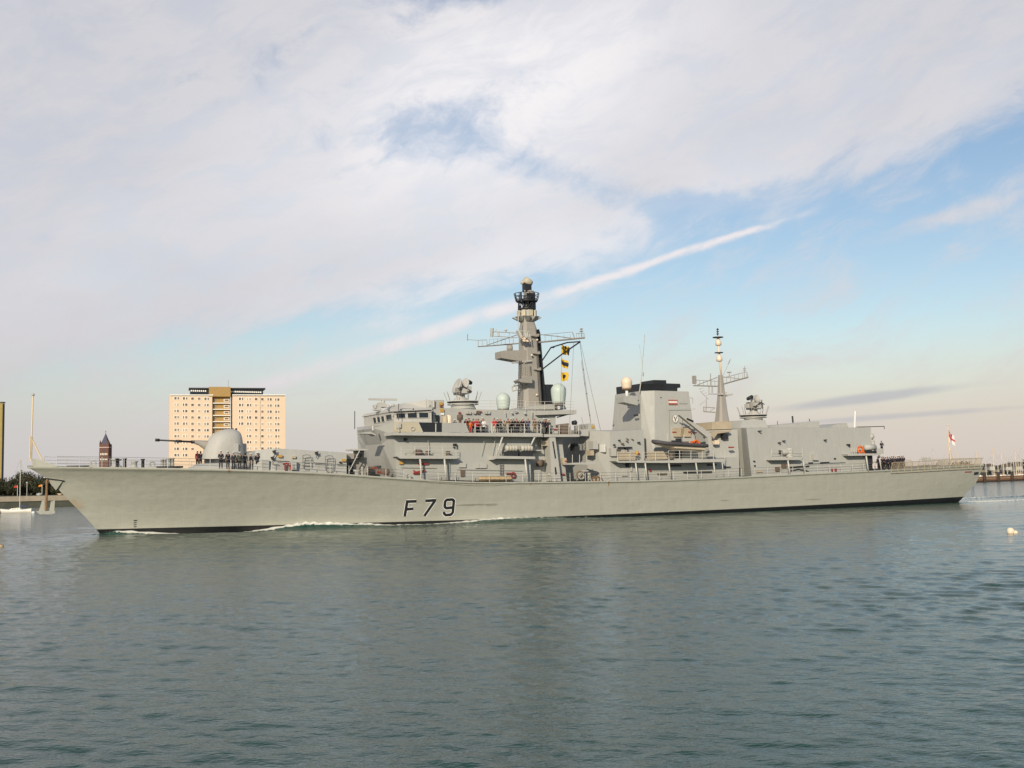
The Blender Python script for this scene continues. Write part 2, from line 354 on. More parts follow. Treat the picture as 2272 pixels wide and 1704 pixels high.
# hull number: strokes laid on the side plating
def ribbon(mb, pts, wd, off, mi):
    P = [HP(*p) for p in pts]; out_ = []
    for i in range(len(P)-1):
        for k in range(4 if i < len(P)-2 else 5): out_.append(P[i].lerp(P[i+1], k/4))
    P = out_; Lf = []; Rt = []
    for i, p in enumerate(P):
        d = P[min(i+1, len(P)-1)]-P[max(i-1, 0)]; d.y = 0; d.normalize(); q = Vector((-d.z, 0, d.x))*wd/2
        if i == 0: p = p-d*off*3
        if i == len(P)-1: p = p+d*off*3
        for a, lst in ((p+q, Lf), (p-q, Rt)): lst.append(Vector((a.x, -hull_b(a.x, a.z)-off, a.z)))
    n = len(P); mb.add(Lf+Rt, [(i, i+1, n+i+1, n+i) for i in range(n-1)], mi)
glyphs = {'letter_f': [[(898, 1145), (903.5, 1112.5)], [(901.5, 1113), (923, 1112.2)], [(901, 1130), (916, 1129)]],
          'digit_seven': [[(945, 1111.3), (966.5, 1110)], [(965, 1111), (942, 1144)]],
          'digit_nine': [[(1004.5, 1126), (990, 1127.5), (986.5, 1124), (987.5, 1113), (991, 1109), (1003.5, 1108.3), (1007, 1111), (1004.5, 1137), (1000, 1142), (989, 1143), (985, 1139), (985, 1136.5)]]}
for nm, st in glyphs.items():
    mb = MB()
    for s_ in st: ribbon(mb, s_, .33, .016, 0)
    o = mb.build(nm, M_black, hull); mb = MB()
    for s_ in st: ribbon(mb, s_, .48, .030 if 0 else .008, 0)
    mb.build('white_outline', M_white, hull)
# draught marks and stern markings
mb = MB()
for v in (1155.5, 1160, 1164.5, 1169): ribbon(mb, [(298, v), (301.5, v-.3)], .09, .02, 0)
ribbon(mb, [(298, 1155), (303, 1154.6)], .09, .02, 0); mb.build('draught_marks', M_dark, hull)
mb = MB(); ribbon(mb, [(2161.5, 1051), (2170.5, 1050)], .42, .02, 0); mb.build('stern_draught_panel', M_dark, hull)
mb = MB()
for k in range(8): ribbon(mb, [(2141.3+k*1.9, 1047.6-k*.07), (2142.5+k*1.9, 1047.5-k*.07)], .16, .02, 0)
mb.build('stern_name_lettering', M_red, hull)
# hawse bolster on the stem
mb = MB(); a = [HP(100, 1059), HP(140, 1065), HP(124, 1088)]; q = [Vector((p.x, p.y-.12, p.z)) for p in a]; mb.prism(q, a, 0); mb.build('hawse_bolster', M_hull, hull)
mb = MB(); a = HP(100, 1061); b_ = HP(141, 1066.5); mb.tube([a+Vector((0, -.26, 0)), b_+Vector((0, -.2, 0))], .06, 6); mb.build('bolster_lip', M_dark, hull)
# ------------------------------------------------------------------ bow fittings
mb = MB()
for sd in (1, -1):
    pts = [Vector((STEM(7)-.15, 0, DZ(0)-.1)), Vector((.6, -.5*sd, DZ(1)-.05)), Vector((2.6, -1.65*sd, DZ(3)-.05)), ]
    top = [pts[0]+Vector((.1, 0, .9)), pts[1]+Vector((0, 0, .85)), pts[2]+Vector((0, 0, .12))]
    mb.add(pts+top, [(0, 1, 4, 3), (1, 2, 5, 4)]); mb.add([p+Vector((.06, .05*sd, 0)) for p in pts+top], [(0, 1, 4, 3), (1, 2, 5, 4)])
mb.build('bow_bulwark', M_hull, ship)
mb = MB(); mb.ptube([(68.5, 1022, 0), (70.5, 970, 0)], .13); mb.ptube([(70.2, 974, 0), (73.3, 877, 0)], .09); js = mb.build('jackstaff', M_pole, ship)
mb = MB(); mb.ptube([(66.5, 1018, .1), (67.5, 968, .1)], .07); mb.ptube([(71, 974, 0), (98, 1030, .3)], .09); mb.build('brace', M_pole, js)
mb = MB(); mb.ball(L(73.3, 876, 0), .16); mb.ptube([(69.5, 874, 0), (77, 874, 0)], .03); mb.build('truck_light', M_light, js)
SPLIT = {'wall_lights': 'wall_light', 'canvas_dodger': 0, 'vent_grille': 0, 'windlass': 0, 'mast_light': 0, 'deck_light': 0, 'fire_plate': 0, 'raft_cradle': 0, 'torpedo_recess': 'recess_slot', 'covered_gear': 0, 'stowed_gear': 0, 'vent_trunk': 0,
         'vent_cowl': 0, 'deck_locker': 0, 'vent_strip': 0, 'mast_bracket': 0, 'slot_opening': 0, 'fuel_drums': 'fuel_drum', 'hose_coil': 0, 'radar_panel': 0, 'ready_locker': 0, 'stern_locker': 0, 'roof_aerial': 0}
def fitting(name, m_, fn, parent=ship):
    mb = MB(); fn(mb)
    if name in SPLIT:
        for p in mb.pieces(): o = p.build(SPLIT[name] or name, m_, parent)
        return o
    return mb.build(name, m_, parent)
def ring(mb, c, r, rr, n=12, ax='y', mi=0):
    pts = [Vector(c)+(Vector((math.cos(q), 0, math.sin(q))) if ax == 'y' else Vector((math.cos(q), math.sin(q), 0)))*r for q in (2*math.pi*k/n for k in range(n+1))]
    mb.tube(pts, rr, 5, mi, caps=False)
def deckp(u, t):
    s = 20
    for _ in range(10): p = L(u, 1040, t); s = p.x; z = DZ(s); 
    # same u, height of deck
    for _ in range(8):
        q = Ls(u, 1040, s); k = q.y+t; s = L(u, 1040-(z-L(u, 1040, t).z)*20, t).x; z = DZ(s)
    return Vector((s, -t, z))
for u, v in ((207, 1027), (338, 1030)):
    fitting('fairlead', M_light, lambda mb: (ring(mb, L(u, v, 4.2 if u > 300 else 2.9), .26, .08), mb.box(L(u, v+4, 4.2 if u > 300 else 2.9)+Vector((-.4, -.1, -.3)), L(u, v+4, 4.2 if u > 300 else 2.9)+Vector((.4, .1, 0)))))
for u, v, t in ((260, 1026, 2.5), (277, 1026, 2.5), (317, 1027, 2.), (360, 1027, 3.2), (366, 1027, 3.2), (376, 1025, 3.2), (383, 1025, 3.2)):
    def bol(mb):
        p = L(u, v, t); z0 = DZ(p.x)
        mb.lathe((p.x, p.y, z0), [(.2, 0), (.17, .1), (.16, p.z-z0+.3), (.23, p.z-z0+.32), (.23, p.z-z0+.42), (.0, p.z-z0+.44)], 10)
    fitting('bollard', M_dark if u < 330 else M_light, bol)
fitting('cable_plate', M_dark, lambda mb: mb.box(Vector((3.6, -1.6, DZ(4)-.02)), Vector((6, -.2, DZ(5)+.16))))
fitting('cable_plate', M_dark, lambda mb: (mb.box(Vector((11.9, -3.4, DZ(12)-.02)), Vector((15, -.8, DZ(13)+.22)))))
fitting('windlass', M_grey, lambda mb: (mb.lathe((8.6, 0, DZ(8.6)), [(.7, 0), (.6, .15), (.35, .3), (.3, .7), (.55, .85), (.55, .95), (0, 1.)], 14), mb.lathe((10.6, 1.2, DZ(10)), [(.5, 0), (.3, .2), (.3, .6), (.45, .75), (0, .8)], 12)))
def guard(name, s0, s1, zf, bf, h=1.05, side=1, step=2.1, wires=3, parts=True, m_=None):
    n = max(1, round((s1-s0)/step)); pts = []
    for i in range(n+1):
        s = s0+(s1-s0)*i/n; pts.append(Vector((s, -bf(s)*side, zf(s))))
    mb = MB()
    for k in range(wires):
        hh = h*(1-k*.33); mb.tube([p+Vector((0, 0, hh)) for p in pts], .017, 4)
    sm = MB(); st = sm
    if not parts:
        for p in pts: mb.tube([p, p+Vector((0, 0, h))], .03, 5)
    g = mb.build(name, M_wire if parts else (m_ or M_post), ship)
    if parts:
        for p in pts:
            o = bpy.data.objects.new('stanchion', ST['mesh']); col.objects.link(o); o.parent = g; o.location = p; o.scale = (1, 1, h/1.05)
    return g
mb = MB(); mb.tube([(0, 0, 0), (0, 0, 1.06)], .034, 6); me = bpy.data.meshes.new('stanchion'); me.from_pydata(mb.v, [], mb.f); me.materials.append(M_post); ST = {'mesh': me}
edge = lambda s: BD(s*133/132.5)-.12
guard('guard_rail', 2.6, 38.5, DZ, edge, step=2.1)
guard('guard_rail', 40.5, 109.5, DZ, edge, step=2.15)
guard('guard_rail', 1.5, 109, DZ, edge, side=-1, parts=False, step=2.3)
# ------------------------------------------------------------------ gun
def gun():
    zb = DZ(20)
    mb = MB(); c = Vector((L(492, 1020, 0).x, 0, 0)); c.z = DZ(c.x)
    mb.loft([[Vector((c.x+r*math.cos(q)*k, c.y+r*math.sin(q), z)) for q in (2*math.pi*i/28 for i in range(28))] for r, z, k in ((3.3, c.z-.05, 1.25), (3.0, c.z+.35, 1.2), (2.5, c.z+.7, 1.1), (2.3, c.z+.78, 1.05))], 0, True)
    mb.build('bandstand', M_grey, ship)
    z0 = L(495, 1019, 0).z
    g = MB()
    sil = [(1019, 446.5, 541), (1012, 447, 541.5), (1000, 449.5, 541.5), (990, 452, 541), (978, 458.5, 539.5), (968, 465, 538), (961, 474, 535), (957, 481, 531), (954.3, 488, 526), (952.6, 495, 520), (951.8, 501, 515)]
    rings = []
    z1 = L(495, 952, 0).z
    for v, ua, ub in sil:
        a = L(ua+3, v, 0); b = L(ub-3, v, 0); cx = (a.x+b.x)/2; rx = (b.x-a.x)/2; f = (a.z-z0)/(z1-z0); ry = 1.8*max(0, 1-f**4)**.5+.25
        rx = max(rx, .15)
        rg = []
        for i in range(32):
            q = 2*math.pi*i/32; cq, sq = math.cos(q), math.sin(q); e = .78
            rg.append(Vector((cx+rx*math.copysign(abs(cq)**e, cq), ry*math.copysign(abs(sq)**e, sq), a.z)))
        rings.append(rg)
    g.loft(rings, 0, True); t = g.build('gun_turret', M_light, ship)
    mb = MB(); mb.lathe(c+Vector((0, 0, .78)), [(1.9, 0), (1.9, z0-c.z-.78+.02)], 24); mb.build('turret_ring', M_black, t)
    a = L(438, 981, 0); b = L(353.5, 976.6, 0); d = (b-a).normalized()
    mb = MB(); mb.tube([a-d*.6, a+d*.7], .17, 10); mb.tube([a+d*.5, b], .115, 10, r2=.085); mb.tube([a+(b-a)*.42, a+(b-a)*.56], .15, 10); mb.tube([b-d*.02, b+d*.42], .16, 10, r2=.17); mb.build('gun_barrel', M_black, t)
    mb = MB(); q = L(455, 988, 0)
    mb.loft([[a+Vector((dx_, .42*math.cos(k)*sc_, .42*math.sin(k)*sc_*zs+dzv)) for k in (2*math.pi*i/14 for i in range(14))] for dx_, sc_, zs, dzv in ((-.3, .5, 1, 0), (.15, .65, 1.1, -.08), (.7, 1.0, 1.15, -.3), (1.3, 1.3, 1.25, -.5))], 0, True)
    mb.build('gun_mantlet', M_mast, t)
    mb = MB(); mb.box(L(543, 1000, 0)+Vector((-.35, -.4, -.6)), L(543, 1000, 0)+Vector((.12, .4, .8))); mb.build('rear_hatch', M_grey, t)
    mb = MB(); mb.pbox(519, 984, 529, 1004, 1.6, 2.02); mb.build('side_door', M_light, t)
    for u in (508, 516, 524):
        p = L(u, 953, 0); mb = MB(); mb.lathe(p+Vector((0, 0, -.15)), [(.12, 0), (.12, .28), (0, .3)], 8); mb.build('periscope', M_dark, t)
gun()
# ------------------------------------------------------------------ forecastle deckhouse with stowed ladders
mb = MB(); mb.block([(550, 1047, 556, 1003, 3.0, 2.4), (562, 1046, 566, 999, 5.4, 4.6), (609, 1048, 609, 994.6, 6.0, 5.3), (700, 1052, 700, 1000, 6.0, 5.4), (769, 1057, 769, 1004, 6.0, 5.4)])
fh = mb.build('forward_deckhouse', M_grey, ship)
for u, v, m_ in ((622.5, 1012, M_yel), (764, 1021, M_yel), (652.5, 1014, M_tan), (756, 1025.5, M_dark)):
    mb = MB(); w_ = 4 if m_ != M_dark else 2.2; mb.pbox(u-w_, v-w_*.7, u+w_, v+w_*.7, 5.3, 5.93 if v > 1018 else 5.85); mb.build('warning_plate' if m_ != M_dark else 'scuttle', m_, fh)
for u0 in (679, 729):
    mb = MB(); v0 = 1009 if u0 < 700 else 1011; dv = 32 if u0 < 700 else 36
    o = [(u0-7, v0+2), (u0, v0), (u0+9, v0+1), (u0+11, v0+8), (u0+11.5, v0+dv-7), (u0+8, v0+dv), (u0-3, v0+dv), (u0-7, v0+dv-7), (u0-7, v0+2)]
    mb.ptube([(a, b, 6.1) for a, b in o], .035)
    for k in range(1, 4): mb.ptube([(u0-6.5, v0+dv*k/4, 6.05), (u0+11, v0+dv*k/4, 6.05)], .04)
    mb.build('stowed_ladder', M_wire, fh)
    mb = MB()
    for (a, b), (c_, d_) in zip(o[:-1], o[1:]): pass
    mb.ptube([(a-1, b-.4, 6.2) for a, b in o[3:6]], .035); mb.build('ladder_rail', M_light, fh)
for u, v in ((609, 1003), (703, 1006), (605, 1017)):
    def lamp(mb): p = L(u, v, 5.9); mb.box(p+Vector((-.12, -.15, -.1)), p+Vector((.12, .3, .12))); mb.tube([p+Vector((.1, 0, -.1)), p+Vector((-.1, 0, -.5))], .04); mb.tube([p+Vector((-.25, 0, .1)), p+Vector((.2, 0, .2))], .05)
    fitting('floodlight', M_dark, lamp, fh)
for (u0, v0, u1, v1) in ((612, 1022.5, 642, 1024), (696, 1027, 721, 1028.5), (747, 1030, 768, 1030.6), (604, 1030, 618, 1030.4)):
    fitting('pipe', M_dark, lambda mb: mb.ptube([(u0, v0, 6.08), (u1, v1, 6.08)], .04), fh)
fitting('hose_reel', M_red, lambda mb: (mb.ptube([(628, 1030, 6.2), (636, 1028, 6.2), (641, 1030, 6.2)], .11), mb.pbox(632, 1031, 635, 1043, 6.05, 6.3), mb.ptube([(642, 1032, 6.3), (646, 1036, 6.3), (644, 1043, 6.3)], .15)), fh)
fitting('deck_locker', M_light, lambda mb: (mb.pbox(648, 1021, 658, 1042, 6.1, 6.5), mb.pbox(749, 1048, 760, 1052, 6.2, 6.6)), fh)
fitting('door', M_grey, lambda mb: mb.pbox(584, 1020, 597, 1045, 5.5, 6.02), fh)
# clutter between deckhouse and bridge front
fitting('screen_bulkhead', M_mast, lambda mb: mb.pbox(772, 1015, 814, 1058, -2, 3.2)); fitting('door_opening', M_dark, lambda mb: mb.pbox(776, 1026, 784, 1052, 3.1, 3.3))
fitting('access_ladder', M_light, lambda mb: ([mb.ptube([(771, 1053, t), (798, 1000, t)], .06) for t in (4.6, 5.2)], [mb.ptube([(771+27*k/10, 1053-53*k/10, 4.6), (771+27*k/10, 1053-53*k/10, 5.2)], .05) for k in range(1, 10)]))
fitting('vent_trunk', M_mast, lambda mb: (mb.pbox(790, 998, 808, 1016, 3.2, 4.2), mb.pbox(770, 1006, 786, 1018, 3.4, 4.4)))
fitting('vent_grille', M_dark, lambda mb: (mb.pbox(793, 1001, 806, 1014, 4.5, 4.63), mb.pbox(771, 1032, 776, 1053, 4.8, 5.1)))
fitting('platform', M_light, lambda mb: mb.pbox(781, 996, 815, 999.5, 2.5, 4.9))
fitting('covered_gear', M_brown, lambda mb: ([mb.lathe(L(823+k*7, 1052, 5.2+.2*k), [(.3, 0), (.36, .2), (.3, .5), (.1, .62)], 10) for k in range(6)], mb.pbox(822, 1035, 836, 1046, 4.2, 5.0)))
fitting('hose_reel', M_red, lambda mb: (mb.ptube([(838, 1046, 6.0), (850, 1050, 6.1), (862, 1054, 6.2)], .12), ring(mb, L(832, 1044, 5.4), .35, .09)))
fitting('deck_winch', M_dark, lambda mb: (mb.lathe(L(828, 1048, 5.4), [(.4, -.5), (.4, .5)], 12, axis=(1, 0, 0)), mb.pbox(818, 1048, 836, 1054, 4.8, 5.6))); fitting('cleat', M_dark, lambda mb: mb.pbox(788, 1052, 794, 1057, 5.4, 5.8))
fitting('vent_cowl', M_light, lambda mb: (mb.lathe(L(792, 1056, 6.2), [(.28, 0), (.28, .4), (.42, .55), (.42, .7), (0, .72)], 12), mb.lathe(L(804, 1056, 6.4), [(.15, 0), (.15, .9), (.2, .95), (0, 1)], 8)))
# ------------------------------------------------------------------ bridge superstructure
mb = MB(); mb.block([(862, 1060, 847, 985, 3.0, 3.0), (881, 1063, 873.5, 962, 6.9, 6.5), (1178, 1069, 1176, 967, 6.9, 6.5)])
br = mb.build('bridge_superstructure', M_grey, ship)
mb = MB(); mb.block([(847, 985, 829, 950, 3.0, 3.0), (874.5, 965, 873, 936, 6.55, 6.6), (905, 963, 905, 936, 6.5, 6.3), (980, 963, 980, 936, 5.2, 5.1)])
mb.build('front_flare', M_grey, br)
# forward aerial spar with plate
fitting('signal_bracket', M_light, lambda mb: (mb.ppoly([(801, 960), (822, 957.5), (834, 964), (834, 967), (826, 963), (801, 962)], 4.4, 6.0), mb.ptube([(827, 946, 5.), (828, 956, 5.2)], .14)), br)
fitting('whip_aerial', M_dark, lambda mb: mb.ptube([(787, 952, 1.), (787, 912, 1.)], .05), br)
# wheelhouse
mb = MB(); wa = [L(858, 946, 2.2), L(875, 942, 5.4), L(958, 942, 6.3)]; wt = [L(853, 912, 2.3), L(872, 909, 5.3), L(957, 906.5, 6.1)]
Bq = [wa[0].lerp(wa[1], i/3) for i in range(3)]+[wa[1].lerp(wa[2], i/12) for i in range(13)]; Tq = [wt[0].lerp(wt[1], i/3) for i in range(3)]+[wt[1].lerp(wt[2], i/12) for i in range(13)]
Bq += [Vector((p.x, -p.y, p.z)) for p in reversed(Bq)]; Tq += [Vector((p.x, -p.y, p.z)) for p in reversed(Tq)]; nq = len(Bq)
mb.add(Bq+Tq, [tuple(range(nq)), tuple(range(2*nq-1, nq-1, -1))]+[((i+1) % nq, i, i+nq, (i+1) % nq+nq) for i in range(nq)])
wh = mb.build('wheelhouse', M_light, ship)
mb = MB(); mb.block([(853, 916, 853, 910.5, 2.5, 2.2), (872, 913, 872, 907.5, 5.7, 5.2), (960, 909.5, 959, 905, 6.4, 6.0)]); mb.build('window_visor', M_light, wh)
mb = MB(); mb.block([(893, 906, 900, 894, 3.6, 3.0), (950, 906, 950, 886.5, 4.2, 3.8), (957, 906, 957, 888.5, 4.2, 3.8)]); mb.build('roof_casing', M_light, wh)
# windows: on the side, the bevelled corner and the front
def qwin(a, b, c, d, nrm, parent):
    # a,b bottom left/right, c,d top right/left
    n = nrm.normalized(); mb = MB(); P_ = [a, b, c, d]; cen = sum(P_, Vector())/4; ou = [p+(p-cen)*.16 for p in P_]
    A = [p-n*.05 for p in ou]; B = [p+n*.09 for p in ou]; C = [p+n*.09 for p in P_]; D = [p+n*.0 for p in P_]
    mb.add(A+B+C+D, [(i, (i+1) % 4, (i+1) % 4+4, i+4) for i in range(4)]+[(i+4, (i+1) % 4+4, (i+1) % 4+8, i+8) for i in range(4)]+[(i+8, (i+1) % 4+8, (i+1) % 4+12, i+12) for i in range(4)])
    f = mb.build('window', M_light, parent); mb = MB(); mb.add([p+n*.05 for p in P_], [(0, 1, 2, 3)]); mb.build('pane', M_glass, f)
    return f
F0b, F0t = L(858, 946, 2.2), L(853, 912, 2.3); C0b, C0t = L(875, 942, 5.4), L(872, 909, 5.3); S0b, S0t = L(958, 942, 6.3), L(957, 906.5, 6.1)
def facewin(b0, b1, t0, t1, fa, fb, h0, h1):
    pt = lambda f, h: b0.lerp(b1, f).lerp(t0.lerp(t1, f), h)
    a, b, c, d = pt(fa, h0), pt(fb, h0), pt(fb, h1), pt(fa, h1); n = (b-a).cross(d-a)
    if n.y > 0 and abs(n.y) > abs(n.x): n = -n
    if n.x > 0 and abs(n.x) >= abs(n.y): n = -n
    qwin(a, b, c, d, n, wh)
for fa, fb in ((.075, .30), (.37, .61), (.67, .91)): facewin(C0b, S0b, C0t, S0t, fa, fb, .43, .74)
facewin(F0b, C0b, F0t, C0t, .15, .82, .40, .71)
mF = lambda p: Vector((p.x, -p.y, p.z))
for fa, fb in ((.07, .29), (.39, .61), (.71, .93)): facewin(mF(F0b), F0b, mF(F0t), F0t, fa, fb, .34, .68)
fitting('window_wiper_rail', M_dark, lambda mb: (mb.ptube([(862, 914, 5.9), (957, 909.5, 6.6)], .03), [mb.ball(L(u, v, 6.5), .09) for u, v in ((863, 911), (889, 909), (886, 913), (917, 908), (960, 908))]), wh)
fitting('whip_aerial', M_dark, lambda mb: mb.ptube([(884, 932, 6.6), (884.5, 896, 6.4)], .045), wh)
# navigation radar on the wheelhouse roof
def navrad(mb): mb.pbox(838, 897, 862, 903, -1, .8); mb.pbox(843, 893, 856, 899, -.5, .5); mb.ptube([(850, 897, 0), (850, 888, 0)], .22, 0, 10)
nr = fitting('radar_pedestal', M_light, navrad); mb = MB(); a, b = L(818.5, 885.5, 0), L(880.5, 887.5, 0); mb.box(Vector((a.x, -.16, a.z-.12)), Vector((b.x, .16, a.z+.1))); mb.build('radar_scanner', M_light, nr)
fitting('roof_lamp', M_light, lambda mb: mb.ball(L(872, 899, 3), .2)); fitting('navigation_gear', M_light, lambda mb: (mb.pbox(835, 903, 846, 911, 0, 1), mb.ptube([(825, 909.5, 1.), (848, 909, 1.)], .06), mb.ptube([(833, 905, 1), (833, 898, 1)], .12), mb.ptube([(857, 903, .5), (864, 900, .5)], .07), mb.ball(L(861, 902, 1), .2)))
fitting('searchlight', M_light, lambda mb: (mb.ptube([(946, 905, 5.2), (946, 886, 5.2)], .07), mb.ptube([(962, 904, 5.2), (962, 888, 5.2)], .16), mb.ptube([(946, 904, 5.6), (957, 904, 5.6)], .05)))
# upper house behind the wheelhouse
mb = MB(); mb.block([(957, 963, 964, 887.5, 5.2, 4.9), (984, 963, 984.5, 887, 5.2, 4.9), (985, 963, 985, 890, 5.1, 4.8)]); uh = mb.build('signal_house', M_grey, ship)
mb = MB(); mb.block([(984, 963, 984, 906, 5.1, 4.9), (1000, 963, 1000, 905.5, 5.1, 4.9), (1060, 966, 1061, 908.5, 5.1, 4.9), (1180, 968, 1180, 910.5, 5.1, 4.9), (1234, 970, 1232, 911, 5.1, 4.9)])
mb.build('upper_house', M_grey, uh)
for nm, u0, v0, u1, v1, m_ in (('warning_plate', 976.5, 892.5, 982.5, 898.5, M_yel), ('warning_plate', 977.5, 907, 985, 914, M_yel), ('lamp_box', 979, 915.5, 985.5, 921, M_white), ('fire_plate', 1019, 914, 1022.5, 917.5, M_red),
                               ('fire_plate', 977, 901, 982.5, 903, M_red), ('fire_plate', 1062, 912, 1069, 914.5, M_red)):
    mb = MB(); mb.pbox(u0, v0, u1, v1, 4.9, 5.2); mb.build(nm, m_, uh)
for u0 in (1035, 1041, 1052, 1060, 1077, 1083):
    mb = MB(); mb.pbox(u0, 911.5, u0+4.6, 918, 4.9, 5.3); mb.build('vent_box', M_light if u0 != 1060 else M_brown, uh)
fitting('door_opening', M_black, lambda mb: mb.pbox(967, 921, 975, 938, 5.0, 5.25), uh)
fitting('signal_lamp', M_light, lambda mb: (mb.ptube([(1120.5, 920, 5.6), (1120.5, 912, 5.4)], .05), mb.ptube([(1142, 913, 5.4), (1148, 911, 5.4)], .1), mb.ball(L(1165, 917, 5.3), .16), mb.ball(L(1136, 916, 5.3), .14), mb.ptube([(1179, 925, 5.6), (1180, 910, 5.5)], .05)), uh)
# bridge wing deck, bulwark, rails
mb = MB(); mb.ppoly([(872, 958), (905, 958.5), (1030, 960), (1200, 961), (1204, 963), (1200, 968.5), (1180, 969), (872, 965.5)], 5.0, 8.0); mb.ppoly([(872, 959), (872, 965.5), (905, 965.5), (905, 959)], -8, 5.0); wg = mb.build('bridge_wing', M_light, ship)
mb = MB(); mb.ppoly([(1201, 963.5), (1286, 963.5), (1286, 969), (1201, 969.5)], -5, 6.8); mb.build('aft_walkway', M_light, wg)
mb = MB(); mb.ppoly([(873, 936.5), (928, 936.8), (938, 959), (873.5, 959)], 7.9, 8.0); bw1 = mb.build('bulwark', M_bulk, wg)  # sunlit look put into this panel's paler, yellower colour
mb = MB(); mb.ppoly([(980.8, 938), (1027, 938), (1034, 940), (1040, 959.5), (980.8, 959)], 7.9, 8.0); mb.build('bulwark', M_grey, wg)
mb = MB(); mb.ppoly([(928.2, 936.9), (980.5, 938), (980.5, 958.5), (938.2, 958.5)], 7.90, 7.96); mb.build('dark_opening', M_black, wg)  # black panel stands in for the dark opening between the bulwarks
fitting('rail_post', M_post, lambda mb: (mb.ptube([(967, 940, 8.03), (967, 959, 8.03)], .06), mb.ptube([(928, 937, 8.03), (938, 959, 8.03)], .05)), wg)
fitting('bulwark_fitting', M_light, lambda mb: (mb.pbox(884, 938, 890, 949, 8.0, 8.25), mb.pbox(880, 941, 884, 951, 8.0, 8.15), ring(mb, L(916, 951, 8.05), .22, .06), mb.ptube([(885, 949, 8.1), (886, 959, 8.1)], .08)), wg)
def wrail(mb, u0, u1, t, v0, v1, n=5, r=.03):
    for k in range(3): mb.ptube([(u0, v0+(v1-v0)*k/3, t), (u1, v0+(v1-v0)*k/3, t)], .022)
    for k in range(n+1): u = u0+(u1-u0)*k/n; mb.ptube([(u, v0, t), (u, v1, t)], r*1.2)
fitting('guard_rail', M_post, lambda mb: (wrail(mb, 1054, 1200, 7.95, 940, 961, 4, .05), mb.ptube([(1034, 939, 7.95), (1031, 941, 7.95), (1040, 959, 7.95)], .06)), wg)
fitting('guard_rail', M_post, lambda mb: wrail(mb, 1219, 1284, 6.75, 943, 963, 3, .04), wg)
fitting('guard_rail', M_post, lambda mb: [mb.ptube([(u, v0, t), (u1, v1, t)], .03) for u, v0, u1, v1, t in ((1092, 961, 1100, 940, 7.95),)], wg)
for u, v, c_ in ((988, 930, M_tan), (996, 929, M_cream)):
    def cov(mb): p = L(u, v, 7.2); mb.loft([[p+Vector((.38*k*math.cos(q), .35*k*math.sin(q), z)) for q in (2*math.pi*i/10 for i in range(10))] for k, z in ((1, -1.2), (1.05, .0), (.8, .35), (.2, .45))], 0, True)
    fitting('canvas_cover', c_, cov, wg)
fitting('pelorus', M_brown, lambda mb: (mb.lathe(L(1021, 946, 7.4), [(.16, 0), (.16, .7), (.34, .8), (.36, 1.3), (.1, 1.45)], 12)), wg)
for u in (1255, 1264):
    pass
fitting('gun_mount', M_brown, lambda mb: (mb.ppoly([(1245, 964), (1247, 941), (1262, 939), (1268, 963)], 4.0, 6.2),), wg)
fitting('ready_locker', M_light, lambda mb: (mb.pbox(1230, 950, 1238, 963, 5.5, 6.2), mb.pbox(1263, 940, 1267, 963, 5.8, 6.3)), wg)
fitting('signal_projector', M_black, lambda mb: (mb.ptube([(1276, 963, 6.4), (1275, 945, 6.4)], .07), mb.lathe(L(1274.5, 938, 6.4), [(.0, -.3), (.28, -.25), (.3, .2), (.2, .3), (0, .32)], 12, axis=(.4, -1, .1))), wg)
# side platforms with posts
pl = MB(); pl.ppoly([(881, 1010.5), (1017, 1011), (1019, 1013), (1013, 1018), (888, 1017.5), (881, 1013)], 6.4, 8.0); p1 = pl.build('side_platform', M_light, ship)
pl = MB(); pl.ppoly([(1100, 1011.5), (1187, 1013), (1188, 1018.5), (1101, 1017.5), (1094, 1020)], 6.4, 8.0); p2 = pl.build('side_platform', M_light, ship)
for pr, lst in ((p1, ((932, 1018, 935.5, 1061), (986, 1018, 990, 1065))), (p2, ((1165, 1018.5, 1171, 1069), (1115, 969, 1101, 1011.5), (1187, 969, 1178, 988)))):
    for u, v, u2, v2 in lst:
        mb = MB(); mb.ptube([(u, v, 7.85), (u2, v2, 7.85)], .11, 0, 8); mb.build('support_post', M_post, pr)
fitting('guard_rail', M_post, lambda mb: wrail(mb, 890, 1012, 7.95, 991, 1011, 4), p1)
fitting('guard_rail', M_post, lambda mb: wrail(mb, 1102, 1112, 7.95, 991, 1012, 1), p2)
fitting('stowed_gear', M_brown, lambda mb: (mb.lathe(L(928, 1004, 7.3), [(.2, -.5), (.38, -.3), (.38, .3), (.2, .5)], 10, axis=(1, 0, 0)), mb.lathe(L(949, 1010.5, 7.4), [(.26, 0), (.26, .5), (0, .52)], 10), mb.lathe(L(994, 1010.5, 7.4), [(.26, 0), (.26, .5), (0, .52)], 10)), p1)
fitting('raft_cradle', M_dark, lambda mb: (mb.pbox(1121, 1002, 1149, 1012, 7.2, 7.7), mb.pbox(1154, 1002, 1182, 1013, 7.2, 7.7)), p2)
